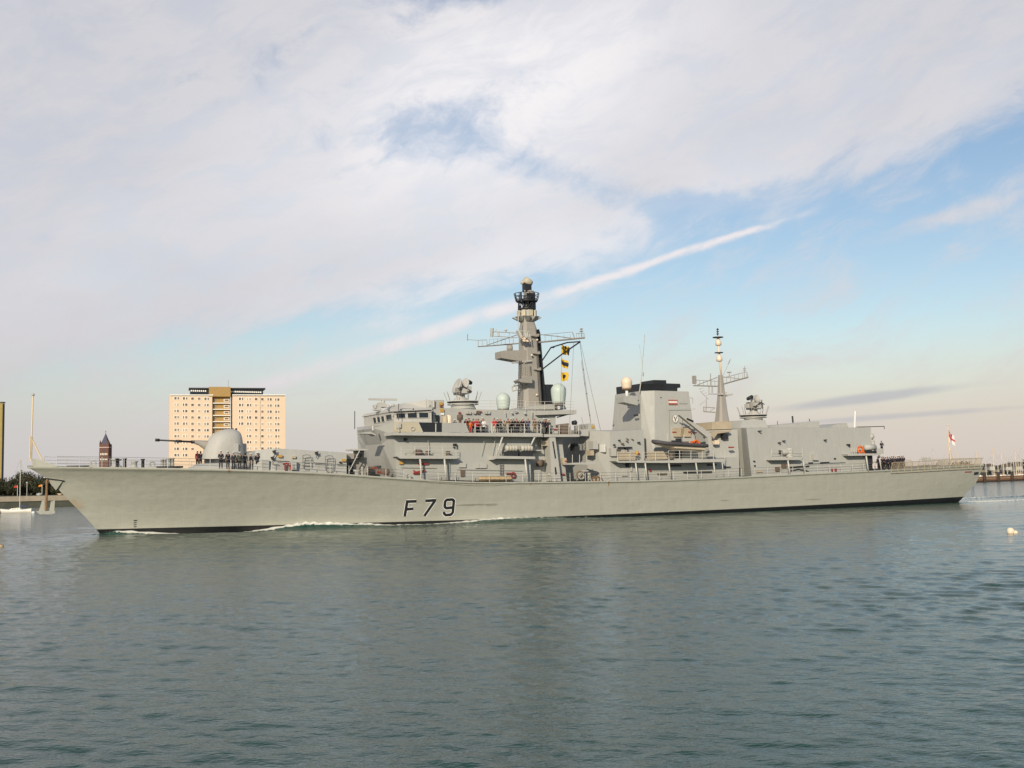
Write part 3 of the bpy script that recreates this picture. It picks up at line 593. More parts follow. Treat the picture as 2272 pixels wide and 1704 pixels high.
# wall details on the bridge block
for nm, a, m_ in (('warning_plate', (887, 1024, 895, 1030), M_yel), ('junction_panel', (1019, 1027, 1034, 1037), M_light), ('junction_panel', (1056, 1029, 1063, 1038.5), M_light), ('junction_panel', (1063.6, 1029, 1080, 1038.5), M_light),
                  ('fire_rack', (930, 1027, 951, 1031), M_red), ('locker', (1023, 1042.5, 1031.5, 1057), M_brown), ('exhaust_box', (1008, 984, 1014, 993.5), M_black), ('exhaust_box', (899, 972, 904, 978), M_black),
                  ('locker', (1213, 1032, 1218, 1047), M_tan), ('door', (1186, 1042, 1200, 1066), M_grey)):
    mb = MB(); mb.pbox(*a, 6.3 if a[0] < 1180 else 5.3, 7.02 if a[0] < 1180 else 5.55); mb.build(nm, m_, br)
fitting('stokes_litter', M_red, lambda mb: (mb.ptube([(918, 1043, 7.1), (920, 1048, 7.1), (944, 1044, 7.1)], .1), mb.ptube([(917, 1050, 7.1), (935, 1050, 7.1)], .09)), br)
fitting('hose_reel', M_red, lambda mb: (ring(mb, L(1139, 1054, 7.15), .3, .09), mb.ptube([(1122, 1050, 7.1), (1133, 1050, 7.1), (1144, 1052, 7.1), (1144, 1057, 7.1)], .09)), br)
for u in (1113, ): fitting('wall_ladder', M_dark, lambda mb: ([mb.ptube([(uu, 1028, 7.1), (uu+.5, 1055, 7.1)], .03) for uu in (u-3, u+3)], [mb.ptube([(u-3, 1029+k*3.6, 7.1), (u+3, 1029+k*3.6, 7.1)], .03) for k in range(8)]), br)
for (u0, v0, u1, v1) in ((889, 1036.5, 968, 1038), (1014, 1041, 1110, 1043), (1118, 1043, 1160, 1044), (949, 970, 952, 1000), (1075, 975, 1068, 1010), (1100, 968, 1092, 1010), (996, 1018, 1000, 1063)):
    fitting('pipe', M_grey, lambda mb: mb.ptube([(u0, v0, 7.0), (u1, v1, 7.0)], .035), br)
fitting('fender', M_light, lambda mb: (ring(mb, L(905, 1057, 7.6), .3, .08), mb.pbox(909, 1057, 912, 1063, 7.3, 7.6)), br)
fitting('winch_stand', M_post, lambda mb: (mb.ptube([(1001, 1064, 7.6), (1006, 1046, 7.6), (1009, 1064, 7.6)], .07), mb.ptube([(1216, 1067, 7.6), (1218, 1056, 7.6), (1222, 1067, 7.6)], .06), mb.pbox(1216, 1050.5, 1224, 1053.5, 6.2, 6.3)), br)
# aft part of the bridge block, recess, sloping aft fin
mb = MB(); mb.block([(1177, 1069, 1175, 968.5, 5.3, 5.1), (1258, 1069, 1246, 968.5, 5.3, 5.1)]); ab = mb.build('aft_bridge_block', M_grey, ship)
mb = MB(); mb.ppoly([(1219, 968.5), (1232, 968.5), (1245, 1067.5), (1224, 1067.5)], 5.3, 6.7); mb.build('fin_plate', M_light, ab)
fitting('slot_opening', M_black, lambda mb: (mb.ppoly([(1225.5, 980), (1228, 979), (1234, 1016), (1231.5, 1018)], 6.6, 6.74), mb.ppoly([(1231, 1037), (1233.5, 1036), (1236, 1052), (1232, 1053)], 6.6, 6.74)), ab)
fitting('searchlight', M_brown, lambda mb: (mb.lathe(L(1198.5, 1028, 6.2), [(0, -.45), (.4, -.35), (.46, .3), (0, .32)], 14, axis=(.5, -1, 0)), mb.pbox(1207, 1021, 1211, 1027, 5.8, 6.3)), ab)
fitting('radar_panel', M_tan, lambda mb: (mb.pbox(1203, 978, 1222, 989, 5.2, 6.2), mb.pbox(1248, 1016, 1257, 1029, 4.5, 5.6)), ab)
fitting('wall_ladder', M_tan, lambda mb: ([mb.ptube([(a, 1000, 5.6), (a+3.5, 1062, 5.6)], .03) for a in (1217, 1221)], [mb.ptube([(1217+k*.22, 1001+k*3.8, 5.6), (1221+k*.22, 1001+k*3.8, 5.6)], .03) for k in range(17)]), ab)
fitting('small_platform', M_light, lambda mb: (mb.pbox(1184, 998, 1204, 1000.5, 5.2, 6.4), mb.ptube([(1190, 998, 6.3), (1189, 982, 6.3)], .04), mb.ptube([(1203, 998, 6.3), (1201, 975, 6.3)], .04)), ab)
fitting('fire_plate', M_red, lambda mb: (mb.pbox(1254, 1022, 1259, 1024.5, 5.2, 5.7), mb.pbox(1247, 1051, 1254, 1053.5, 5.2, 5.6), mb.pbox(1229.5, 951.5, 1237, 954, 6.1, 6.3)), ab)
# top platform with radome
mb = MB(); mb.ppoly([(1192, 911), (1279, 909.5), (1279, 918.5), (1246, 919), (1192, 921)], -4.6, 5.6); tp = mb.build('radome_platform', M_light, ship)
fitting('guard_rail', M_post, lambda mb: (wrail(mb, 1166, 1272, 5.4, 891, 910, 5, .025), wrail(mb, 1062, 1166, 4.8, 889, 909, 4, .025)), tp)
fitting('platform_strut', M_dark, lambda mb: mb.ptube([(1258, 920, 4.5), (1236, 926, 4.5)], .08), tp)
fitting('deck_coaming', M_grey, lambda mb: mb.ppoly([(1156, 909), (1257, 908), (1251, 895), (1175, 901)], -2.5, 2.5), tp)
def radome(u0, u1, v0, v1, t, mat_, ped):
    c = L((u0+u1)/2, v1, t); top = L((u0+u1)/2, v0, t).z; h = top-c.z; r = (u1-u0)/2/FPX*((MS@c).y)*1.0
    mb = MB(); pr = [(r*.0, 0), (r*.80, 0), (r*.86, h*.15), (r*.97, h*.45)]+[(r*math.cos(q), h-r+r*math.sin(q)) for q in (math.pi/2*k/8 for k in range(9))]
    pr = [(a, b) for a, b in pr if not (b > h*.45 and b < h-r)]
    mb.lathe(c, pr, 24); o = mb.build('radome', mat_, ship); mb = MB(); mb.lathe(c+Vector((0, 0, -.02)), [(r*.83, -.06), (r*.83, .08)], 20); mb.build('radome_flange', M_brown if mat_ != M_cream else M_rust, o)
    mb = MB(); mb.tube([c, c+Vector((0, 0, -ped))], .2 if ped > .3 else .5, 10); mb.build('pedestal', M_white, o); return o
radome(1222.5, 1257, 850.5, 896, 4.0, M_radome, .7); radome(1101, 1132.5, 871, 909, -3.6, M_radome, .4)
radome(1378, 1403, 836, 863, 4.4, M_cream, 1.1)
# ------------------------------------------------------------------ trackers
def tracker(u0, u1, v0, v1, flip, plat):
    c = L((u0+u1)/2, v1, 0); H_ = L((u0+u1)/2, v0, 0).z-c.z; f = -1 if not flip else 1
    mb = MB(); mb.lathe(c, [(1.1, -.2), (.8, .3), (.55, .5), (.55, .9)], 16); mb.box(c+Vector((-.55, -1.0, .8)), c+Vector((.55, 1.0, 1.25)))
    mb.box(c+Vector((-.35, -1.25, .9)), c+Vector((.35, -.95, H_*.66))); mb.box(c+Vector((-.35, .95, .9)), c+Vector((.35, 1.25, H_*.66)))
    mb.box(c+Vector((-.1, -.4, 1.0)), c+Vector((1.3*-f, .4, H_*.55)))
    o = mb.build('tracker_director', M_light, ship)
    ax = Vector((.86*f, 0, .38)).normalized(); pc = c+Vector((.35*f, 0, H_*.64))
    mb = MB(); mb.lathe(pc, [(.2, -.55), (.42, -.45), (.85, -.1), (1.0, .12), (1.0, .22), (.92, .24), (.45, .1), (0, .02)], 22, axis=ax); mb.build('tracker_dish', M_light, o)
    mb = MB(); mb.lathe(c+Vector((-.25*f, -1.15, H_*.74)), [(0, -.35), (.25, -.3), (.62, -.02), (.66, .1), (.6, .12), (0, .04)], 18, axis=(ax.x, -.25, ax.z*.3)); mb.box(c+Vector((-.9*f, -1.45, H_*.42)), c+Vector((-.25*f, -1.0, H_*.58))); mb.build('missile_dish', M_light, o)
    mb = MB(); q = c+Vector((-.5*f, -.4, H_*.9)); mb.tube([q, q+ax*.8*(-1)], .26, 10); mb.tube([q-ax*.75, q-ax*.95], .2, 10); mb.build('camera_tube', M_dark, o)
    mb = MB(); mb.box(c+Vector((-1.1*f, -.9, .95)), c+Vector((-.3*f, -.2, 1.75))); mb.box(c+Vector((.5*f, -1.0, 1.0)), c+Vector((.9*f, -.4, 1.6))); mb.build('electronics_box', M_mast, o)
    mb = MB(); [mb.box(c+Vector((random.uniform(-1.1, 1.0), -1.35, random.uniform(1.0, H_*.85))), c+Vector((0, 0, 0))+Vector((random.uniform(-1.1, 1.1), -1.2, random.uniform(1.0, H_*.85)))) for k in range(0)]; mb.tube([c+Vector((-.9*f, -1.45, 1.1)), c+Vector((.2*f, -1.45, H_*.6)), c+Vector((.9*f, -1.3, H_*.5))], .07, 5); mb.tube([c+Vector((.6*f, -1.2, .8)), c+Vector((.3*f, -1.5, H_*.72))], .06, 5); mb.build('cable_run', M_dark, o)
    (ua, ub, va, vb) = plat; pa = L((ua+ub)/2, va, 0); r = (ub-ua)/2/FPX*((MS@pa).y); zb = L((ua+ub)/2, vb, 0).z
    mb = MB(); mb.lathe((pa.x, 0, pa.z-.18), [(r*.75, -.1), (r*.93, 0), (r, .03), (r, .15), (r*.6, .18)], 24); mb.build('tracker_platform', M_dark, o)
    mb = MB(); mb.lathe((pa.x, 0, zb), [(r*.85, 0), (r*.62, pa.z-zb-.1)], 20); mb.build('director_base', M_grey, o)
    mb = MB()
    for k in range(10):
        q = 2*math.pi*(k+.3)/10; d_ = Vector((math.cos(q), math.sin(q), 0)); mb.tube([Vector((pa.x, 0, pa.z))+d_*r*.98, Vector((pa.x, 0, pa.z+1.2))+d_*r*1.2], .035, 5)
    mb.build('folding_aerials', M_mast, o); mb = MB(); ring(mb, (pa.x, 0, pa.z+.0), r*1.0, .05, 24, 'z'); ring(mb, (pa.x, 0, pa.z-.35), r*.98, .06, 24, 'z'); mb.build('platform_rim', M_post, o)
tracker(997, 1047, 839, 890, False, (992, 1062, 891, 908))
tracker(1647, 1698, 876, 921, True, (1641, 1701, 921, 949))
# ------------------------------------------------------------------ mainmast
def mpoly(mb, rows, T_of=None, mi=0, oct_=.3):
    rings = []
    for v, ua, ub in rows:
        a = L(ua, v, 0); b = L(ub, v, 0); w_ = (b.x-a.x)/2; ww = w_*.58; cx = (a.x+b.x)/2; z = a.z; o = oct_*ww*1.2
        q = [(-ww, -ww+o), (-ww+o, -ww), (ww-o, -ww), (ww, -ww+o), (ww, ww-o), (ww-o, ww), (-ww+o, ww), (-ww, ww-o)]
        rings.append([Vector((cx+x, y*1.0, z)) for x, y in q])
    mb.loft(rings, mi, False)
mb = MB(); mpoly(mb, [(912, 1138, 1212), (898, 1140, 1211), (800, 1143.5, 1203), (734, 1145, 1197), (729, 1145.5, 1196.5), (714, 1150, 1190)]); mm = mb.build('mainmast', M_mast, ship)
mb = MB(); mpoly(mb, [(714, 1149, 1192), (706, 1144.5, 1196), (690, 1145.5, 1195), (686, 1147, 1193)], oct_=.6); rg_ = mb.build('mast_crown', M_light, mm)
mb = MB()
cz = L(1169, 716, 0)
for k in range(8):
    q = 2*math.pi*(k+.5)/8; d = Vector((math.cos(q), math.sin(q), 0)); e = Vector((-d.y, d.x, 0)); z0 = L(1169, 714, 0).z; z1 = L(1169, 705, 0).z; r = 1.25
    b_ = Vector((cz.x, 0, z0))+d*(r-.25); t_ = Vector((cz.x, 0, z1))+d*(r+.62)
    mb.add([b_-e*.2, b_+e*.2, t_+e*.42, t_-e*.42, t_+e*.42-d*.75+Vector((0, 0, .05)), t_-e*.42-d*.75+Vector((0, 0, .05))], [(0, 1, 2, 3), (3, 2, 4, 5), (1, 0, 5, 4), (0, 3, 5), (1, 4, 2)])
mb.build('aerial_horn', M_light, rg_)
mb = MB()
for k in range(8):
    q = 2*math.pi*(k)/8; d = Vector((math.cos(q), math.sin(q), 0)); e = Vector((-d.y, d.x, 0)); z0 = L(1169, 703, 0).z; z1 = L(1169, 690, 0).z; c_ = Vector((cz.x, 0, 0))+d*1.28
    mb.prism([c_-e*.25+Vector((0, 0, z0)), c_+e*.25+Vector((0, 0, z0)), c_+e*.25+Vector((0, 0, z1)), c_-e*.25+Vector((0, 0, z1))], [c_-d*.2-e*.25+Vector((0, 0, z0)), c_-d*.2+e*.25+Vector((0, 0, z0)), c_-d*.2+e*.25+Vector((0, 0, z1)), c_-d*.2-e*.25+Vector((0, 0, z1))])
mb.build('aerial_panel', M_bulk, rg_)
# open black lattice and crow's-nest platform
mb = MB(); cc_ = L(1169, 686, 0); x0 = cc_.x; zA = cc_.z; zB = L(1169, 668, 0).z; zC = L(1169, 652, 0).z; rA, rB, rC = 1.12, 1.05, 1.62
N8 = 10
for k in range(N8):
    q = 2*math.pi*k/N8; q2 = 2*math.pi*(k+1)/N8; d = Vector((math.cos(q), math.sin(q), 0)); d2 = Vector((math.cos(q2), math.sin(q2), 0)); o = Vector((x0, 0, 0))
    mb.tube([o+d*rA+Vector((0, 0, zA)), o+d*rB+Vector((0, 0, zB))], .07, 5); mb.tube([o+d*rA+Vector((0, 0, zA)), o+d2*rB+Vector((0, 0, zB))], .045, 5)
mb.lathe((x0, 0, zA), [(.45, 0), (.4, zB-zA)], 10); mb.box((x0+.2, -.8, zA), (x0+.9, .8, zB)); mb.lathe((x0, 0, zA-.05), [(rA+.06, 0), (rA+.06, .12)], 16)
lt = mb.build('mast_lattice', M_black, mm)
mb = MB(); mb.lathe((x0, 0, zB-.12), [(rB, -.1), (rC-.25, 0), (rC-.2, .14), (0, .15)], 18)
for k in range(14):
    q = 2*math.pi*k/14; d = Vector((math.cos(q), math.sin(q), 0)); mb.tube([Vector((x0, 0, zB))+d*(rC-.22), Vector((x0, 0, zC))+d*rC], .045, 5)
for z, r in ((zC, rC), ((zB+zC)/2, rC-.1), (zB+.1, rC-.2)): ring(mb, (x0, 0, z), r, .045, 20, 'z')
mb.box((x0+.35, -.6, zB), (x0+.95, .6, zC+.05)); mb.tube([(x0-1.2, -.9, zB-.3), (x0-1.35, -1.0, zC)], .13, 6); mb.build('lookout_platform', M_black, mm)
mb = MB(); a = L(1163.5, 668, 0); mb.tube([Vector((x0-.15, 0, zB)), Vector((x0-.15, 0, L(1168, 640, 0).z))], .17, 8, 0); mb.tube([Vector((x0-.4, -.3, zB)), Vector((x0-.4, -.3, zC+.4))], .1, 8); mb.lathe((x0+.45, 0, zC+.05), [(.6, 0), (.6, .3), (.3, .45), (0, .47)], 14); sp = mb.build('sensor_post', M_mast, mm)
def gsi(mb):
    mb.box(L(1163, 643, 0)+Vector((-.1, -.35, -.2)), L(1175, 630, 0)+Vector((.1, .35, .1)))
fitting('sensor_yoke', M_black, gsi, mm)
def gsh(mb):
    a = L(1161, 634, -.4); b = L(1179, 619, -.4); mb.lathe(L(1170, 625, 0), [(.0, -.62), (.42, -.6), (.5, -.3), (.5, .4), (.3, .5), (0, .5)], 14, axis=(-1, -.25, .35)); mb.tube([L(1169, 622, 0), L(1169.5, 614.5, 0)], .05, 5); mb.ball(L(1159, 627, -.2), .25)
fitting('sensor_head', M_bulk, gsh, mm)
# forward shelf with tracker ball
mb = MB(); q = [L(1104.5, 793, 0), L(1110, 781, 0), L(1150, 778, 0), L(1150, 800, 0)]
a = L(1105, 790, 0); b = L(1160, 790, 0); zt = L(1130, 780, 0).z; zl = L(1110, 796, 0).z
mb.prism([Vector((a.x, -.9, zl)), Vector((a.x, -.9, zt-.1)), Vector((a.x+.5, -.9, zt)), Vector((b.x, -1.0, zt+.15)), Vector((b.x, -1.0, zl-.45))], [Vector((a.x, .9, zl)), Vector((a.x, .9, zt-.1)), Vector((a.x+.5, .9, zt)), Vector((b.x, 1.0, zt+.15)), Vector((b.x, 1.0, zl-.45))]); mb.build('forward_sponson', M_mast, mm)
fitting('sponson_radar', M_mast, lambda mb: (mb.lathe(L(1131, 772, 0), [(.0, -.4), (.38, -.35), (.43, .0), (.38, .35), (0, .4)], 14, axis=(1, -.6, 0)), mb.ptube([(1131, 780, 0), (1131, 775, 0)], .2)), mm)
fitting('sponson_aerial', M_light, lambda mb: mb.ptube([(1136, 805, 1.4), (1179, 801, 1.4)], .12), mm)
fitting('ecm_box', M_mast, lambda mb: (mb.ppoly([(1152, 846), (1158, 838), (1158, 800), (1180, 800), (1181, 840), (1181, 851)], 1.3, 1.9) if 0 else (mb.ppoly([(1151, 844), (1158, 840), (1181, 833), (1181, 850), (1155, 848)], .8, 2.4), mb.ppoly([(1158, 808), (1176, 808), (1178, 840), (1157, 842)], .8, 1.7), [mb.ptube([(u, 812, 1.75), (u, 832, 1.75)], .05) for u in (1159, 1165, 1170, 1174)])), mm)
mb = MB(); fr = [(1136.5, 858), (1158, 853), (1158, 862), (1137.5, 868), (1136.5, 858)]; mb.ptube([(u, v, .4) for u, v in fr], .09); mb.ptube([(1145, 856, .4), (1145, 866, .4)], .05); mb.ptube([(1140, 855, .6), (1150, 846, .6), (1160, 849, .9)], .06); mb.build('frame_aerial', M_light, mm)
# cage platform on the port side, its sunlit look put into the cream floor
def cage(mb):
    for (a, b) in (((1150, 735), (1156, 750)), ((1164, 733), (1166, 749)), ((1170, 738), (1172, 752)), ((1175, 741), (1177, 758)), ((1150, 734), (1175, 736)), ((1167, 740), (1168, 750)), ((1149, 735), (1150, 700))): mb.ptube([(*a, 2.2), (*b, 2.2)], .06)
    mb.ppoly([(1149, 733), (1153, 733), (1160, 747), (1156, 750)], 1.6, 2.25)
fitting('signal_cage', M_post, cage, mm)
fitting('cage_floor', M_cream, lambda mb: ([mb.ppoly([(u, v), (u+5, v-.5), (u+8, v+4), (u+3, v+4.5)], 1.9, 2.1) for u, v in ((1154, 748), (1160, 748.5), (1159, 753.5), (1166, 754))],), mm)
fitting('cage_frame', M_rust, lambda mb: (mb.ppoly([(1153, 747), (1165, 746.5), (1177, 758.5), (1163, 759.5)], 1.7, 1.9),), mm)
fitting('mast_bracket', M_mast, lambda mb: [mb.ppoly([(u, v), (u+14, v-5), (u+15, v+1), (u+10, v+2)], .9, 1.55) for u, v in ((1181, 745), (1184, 784), (1186, 820))], mm)
fitting('mast_light', M_cream, lambda mb: [mb.ball(L(u, v, 1.5), .14) for u, v in ((1180, 788), (1191, 876), (1192, 754))], mm)
fitting('wall_ladder', M_dark, lambda mb: ([mb.ptube([(a, 800, 1.6), (a-4, 905, 1.9)], .035) for a in (1152, 1157)], [mb.ptube([(1152-k*.16, 802+k*4, 1.65), (1157-k*.16, 802+k*4, 1.65)], .03) for k in range(25)], [mb.ptube([(a, 790, 1.1), (a+6, 895, 1.5)], .05) for a in (1191, 1195)]), mm)
# black aft edge and uptake
mb = MB(); mb.ppoly([(1196, 730), (1199, 740), (1204, 800), (1213, 898), (1209, 898), (1201, 800)], -.8, .9) ; mb.ppoly([(1209, 900), (1206, 853), (1227, 853), (1229, 880), (1233, 896)], -1.4, .6); mb.build('aft_uptake', M_black, mm)
# yards run athwartships: starboard arm appears left, port arm right
S0 = L(1172, 760, 0).x
def syard(pts, r, mb): mb.tube([Ls(u, v, S0) for u, v in pts], r, 6)
mb = MB()
syard([(1150, 762), (1104, 766), (1061, 769)], .09, mb); syard([(1196, 759.5), (1297, 749.5)], .11, mb)
ya = mb.build('yard', M_mast, mm); mb = MB()
syard([(1061, 768), (1061, 755), (1080, 754)], .04, mb); syard([(1080, 754), (1081, 767)], .035, mb); syard([(1061, 755), (1038, 753.5)], .035, mb); syard([(1037, 756), (1037.5, 741)], .06, mb)
for u in (1070, 1086, 1095, 1104, 1112, 1121, 1130, 1139): syard([(u, 768-(u-1061)*.06), (u, 752+(1139-u)*.03)], .025, mb)
syard([(1085, 753), (1140, 750)], .02, mb); syard([(1080, 766), (1150, 742)], .05, mb)
for u, v in ((1196+k*14, 0) for k in range(1, 8)): syard([(u, 759-(u-1196)*.1), (u-1, 746-(u-1196)*.055)], .025, mb)
syard([(1196, 742), (1235, 746), (1276, 751.5)], .06, mb); syard([(1200, 743), (1270, 736.5)], .03, mb); syard([(1270, 736.5), (1275, 751)], .07, mb); syard([(1278, 740), (1296, 739), (1296.5, 749)], .035, mb); syard([(1284, 740), (1285, 749)], .03, mb)
syard([(1290, 748), (1290, 728)], .06, mb); syard([(1287, 735), (1293, 735)], .08, mb); syard([(1288, 730), (1292, 730)], .09, mb)
mb.build('yard_rails', M_mast, ya)
mb = MB(); S1 = S0-1.3
for pts, r in (([(1148, 739), (1092, 735.5)], .07), ([(1148, 749), (1097, 746)], .06), ([(1092, 728), (1091, 748)], .22), ([(1105, 736), (1107, 746)], .12), ([(1101, 734), (1101, 730)], .04), ([(1122, 736), (1124, 732)], .09), ([(1118, 733), (1126, 732.4)], .05), ([(1130, 738), (1130, 747)], .04)): mb.tube([Ls(u, v, S1) for u, v in pts], r, 6)
mb.build('forward_yard', M_light, mm)
mb = MB(); S2 = S0+1.1
for pts in ([(1203, 800), (1222.5, 771), (1258.7, 760), (1287, 758)], [(1205, 818), (1246, 786.5), (1287, 758.5)], [(1222, 771), (1229, 771)]): mb.tube([Ls(u, v, S2) for u, v in pts], .085, 6)
mb.build('signal_derrick', M_black, mm)
# halyards and stays
mb = MB(); T_ = Ls(1247, 765, S2)
mb.tube([Ls(1247, 762, S2), Ls(1243.5, 905, S2)], .02, 4); mb.tube([Ls(1273, 760, S2), L(1264, 940, 6)], .02, 4); mb.tube([Ls(1286, 756, S0), L(1311, 938, 2)], .022, 4); mb.tube([Ls(1287, 756, S0), L(1337, 975, 1)], .016, 4)
for f in (.33, .62, .9): p = Ls(1286, 756, S0).lerp(L(1311, 938, 2), f); mb.ball(p, .08)
mb.build('signal_halyards', M_wire, mm)
mb = MB()
for pts in ([(1370, 830, 0), (1286, 938, 0)],): pass
# ------------------------------------------------------------------ midships: deckhouse, funnel
mb = MB(); mb.block([(1305, 1069, 1300, 955, 3.6, 3.4), (1355, 1069, 1352.5, 957, 6.8, 6.4), (1433, 1066, 1428, 953.5, 6.8, 6.4)]); md = mb.build('midships_deckhouse', M_grey, ship)
mb = MB(); mb.block([(1428, 1066, 1428, 1018, 6.2, 6.1), (1640, 1059, 1640, 1014, 6.2, 6.1)]); mb.build('lower_deckhouse', M_grey, md)
mb = MB(); mb.block([(1424, 1018, 1421.5, 867.6, 4.0, 3.2), (1453, 1018, 1452, 866.5, 5.6, 4.4), (1548, 1017, 1528, 868.7, 5.6, 4.4)]); fu = mb.build('funnel', M_grey, ship)
mb = MB(); mb.ppoly([(1450, 856), (1450, 843), (1478, 843.5), (1479, 856)], -1.7, 1.6); mb.build('funnel_cap', M_black, fu)
mb = MB(); mb.ppoly([(1422, 868.5), (1421, 851), (1478, 850.5), (1509, 851.5), (1510, 860), (1503, 861), (1503, 868.5)], -3.1, 3.0); mb.build('funnel_cap', M_black, fu)
fitting('louvre', M_dark, lambda mb: [mb.ptube([(1428, 852+k*3, 3.25), (1476, 850+k*3, 3.25)], .04) for k in range(5)], fu)
fitting('radome_bracket', M_grey, lambda mb: mb.ppoly([(1383, 881), (1400, 877), (1415, 879), (1415, 899.5), (1384, 892.5)], 3.2, 4.9), fu)
fitting('plaque', M_white, lambda mb: mb.pbox(1485.5, 888, 1503, 896.5, 4.4, 4.78), fu)
fitting('plaque_bands', mat('faded_red', (.42, .13, .10), .6), lambda mb: (mb.pbox(1485, 886.8, 1503.5, 889.6, 4.4, 4.83), mb.pbox(1485, 893.8, 1503.5, 897.4, 4.4, 4.83)), fu)
def badge(mb, r1, off, mi=0):
    c = L(1498.6, 929.4, 5.0+off); mb.add([c]+[c+Vector((r1*.8*math.cos(q), 0, r1*math.sin(q))) for q in (2*math.pi*k/24 for k in range(24))], [(0, k+1, (k+1) % 24+1) for k in range(24)])
    mb.v = mb.v; n = len(mb.v)
def badgeo(r1, t1, nm, m_):
    mb = MB(); c = L(1498.6, 929.4, t1); near = [c+Vector((r1*.8*math.cos(q), 0, r1*math.sin(q))) for q in (2*math.pi*k/24 for k in range(24))]
    mb.prism(near, [p+Vector((0, .35, 0)) for p in near]); return mb.build(nm, m_, fu)
badgeo(.54, 5.12, 'badge_rim', M_mast); badgeo(.49, 5.14, 'badge', M_white)
mb = MB(); t_ = 5.17
for pts, r in ([[(1498.6, 935), (1498.4, 930)], .07], [[(1498.6, 931), (1496, 927), (1495.5, 924)], .045], [[(1498.6, 931), (1501, 927), (1501.7, 924)], .045], [[(1497, 927.5), (1497.5, 925)], .03], [[(1500.5, 927.5), (1500, 925)], .03]): mb.ptube([(u, v, t_) for u, v in pts], r)
mb.build('badge_emblem', M_brown, fu)
for nm, a, m_, tt in (('louvre', (1496, 949, 1513, 969, 5.0, 5.52), M_tan, 0), ('louvre', (1516, 949, 1533, 969, 5.0, 5.52), M_tan, 0), ('fire_plate', (1496, 957.5, 1501, 960, 5, 5.6), M_red, 0), ('fire_plate', (1528, 957, 1535, 959.5, 5, 5.65), M_red, 0), ('fire_plate', (1541, 959, 1546, 961.5, 5, 5.6), M_red, 0), ('door', (1517, 932, 1530, 947, 4.8, 5.35), M_light, 0),
                      ('scuttle', (1415, 887, 1417, 890, 3, 3.9), M_dark, 0), ('scuttle', (1414, 919, 1416, 923, 3, 3.9), M_dark, 0), ('scuttle', (1466, 881, 1468, 883, 4, 4.6), M_dark, 0)):
    mb = MB(); mb.pbox(*a); mb.build(nm, m_, fu)
fitting('funnel_rail', M_grey, lambda mb: (mb.ptube([(1482, 908, 5.05), (1535, 907, 5.05)], .03), mb.ptube([(1507, 894, 4.85), (1526, 894, 4.85)], .03), mb.ptube([(1484, 908, 5.05), (1486, 990, 5.7)], .03), mb.ptube([(1531, 882, 4.4), (1537, 884, 4.4), (1537, 895, 4.4)], .05), mb.ptube([(1537, 908, 3), (1543, 907, 3)], .03)), fu)
fitting('whip_aerial', M_light, lambda mb: (mb.ptube([(1419, 870, 3.6), (1423, 842, 3.6), (1430.5, 742, 3.6)], .04), mb.ptube([(1426, 812, 3.6), (1418.5, 765, 3.6)], .02), mb.ptube([(1419, 870, 3.6), (1422.5, 842, 3.6)], .07), mb.ptube([(1427, 835, 2.6), (1427, 826, 2.6)], .05)), fu)
# tall whip on its own hut
mb = MB(); mb.ppoly([(1305, 956), (1305, 943), (1309, 939.5), (1319, 940), (1323, 956)], -1, 2.5); hu = mb.build('aerial_hut', M_grey, md); mb = MB(); mb.ptube([(1311, 940, 2), (1303, 893, 2), (1290, 800, 2)], .035); mb.ptube([(1297, 952, 3), (1290, 926, 3)], .03); mb.ptube([(1333, 956, 2), (1320, 900, 2)], .02); mb.build('whip_aerial', M_mast, hu)
mb = MB(); mb.pbox(1313, 944, 1319, 950, 2.4, 2.6); mb.build('warning_plate', M_yel, hu)
mb = MB(); mb.ppoly([(1284, 953), (1306, 952), (1306, 967.5), (1288, 967.5)], 1, 4.4); mb.build('intake_box', M_light, md)
for nm, a, m_ in (('door', (1316, 979, 1327.5, 996.5), M_light), ('locker', (1310, 999, 1318, 1010.5), M_tan), ('extinguisher', (1341, 986, 1343.5, 1003), M_white), ('vent_grille', (1276, 984, 1283, 999), M_dark), ('fire_bucket', (1415, 1005, 1420, 1008), M_red), ('exhaust_slot', (1374, 991.5, 1403, 993.5), M_black), ('hatch', (1356, 994, 1368, 1012), M_light)):
    mb = MB(); t1 = 6.92 if a[0] > 1354 else 4.6+(a[0]-1276)*.028; mb.pbox(*a, t1-1.2, t1+.05); mb.build(nm, m_, md)
for k in range(26):
    u = random.uniform(1358, 1428); v = random.uniform(968, 1010); 
    if k % 2: fitting('wall_fitting', random.choice([M_dark, M_brown, M_grey]), lambda mb: mb.pbox(u, v, u+random.uniform(1.5, 4), v+random.uniform(1.5, 5), 6.5, 6.95), md)
mb = MB(); mb.ppoly([(1268, 1027), (1322, 1025), (1322, 1028), (1304, 1031), (1268, 1031)], 5, 7.7); sp_ = mb.build('side_platform', M_light, ship); mb = MB(); [mb.ptube([(u, 1027, 7.6), (u, 1009, 7.6)], .04) for u in (1270, 1286, 1302)]; mb.build('platform_rail', M_post, sp_)
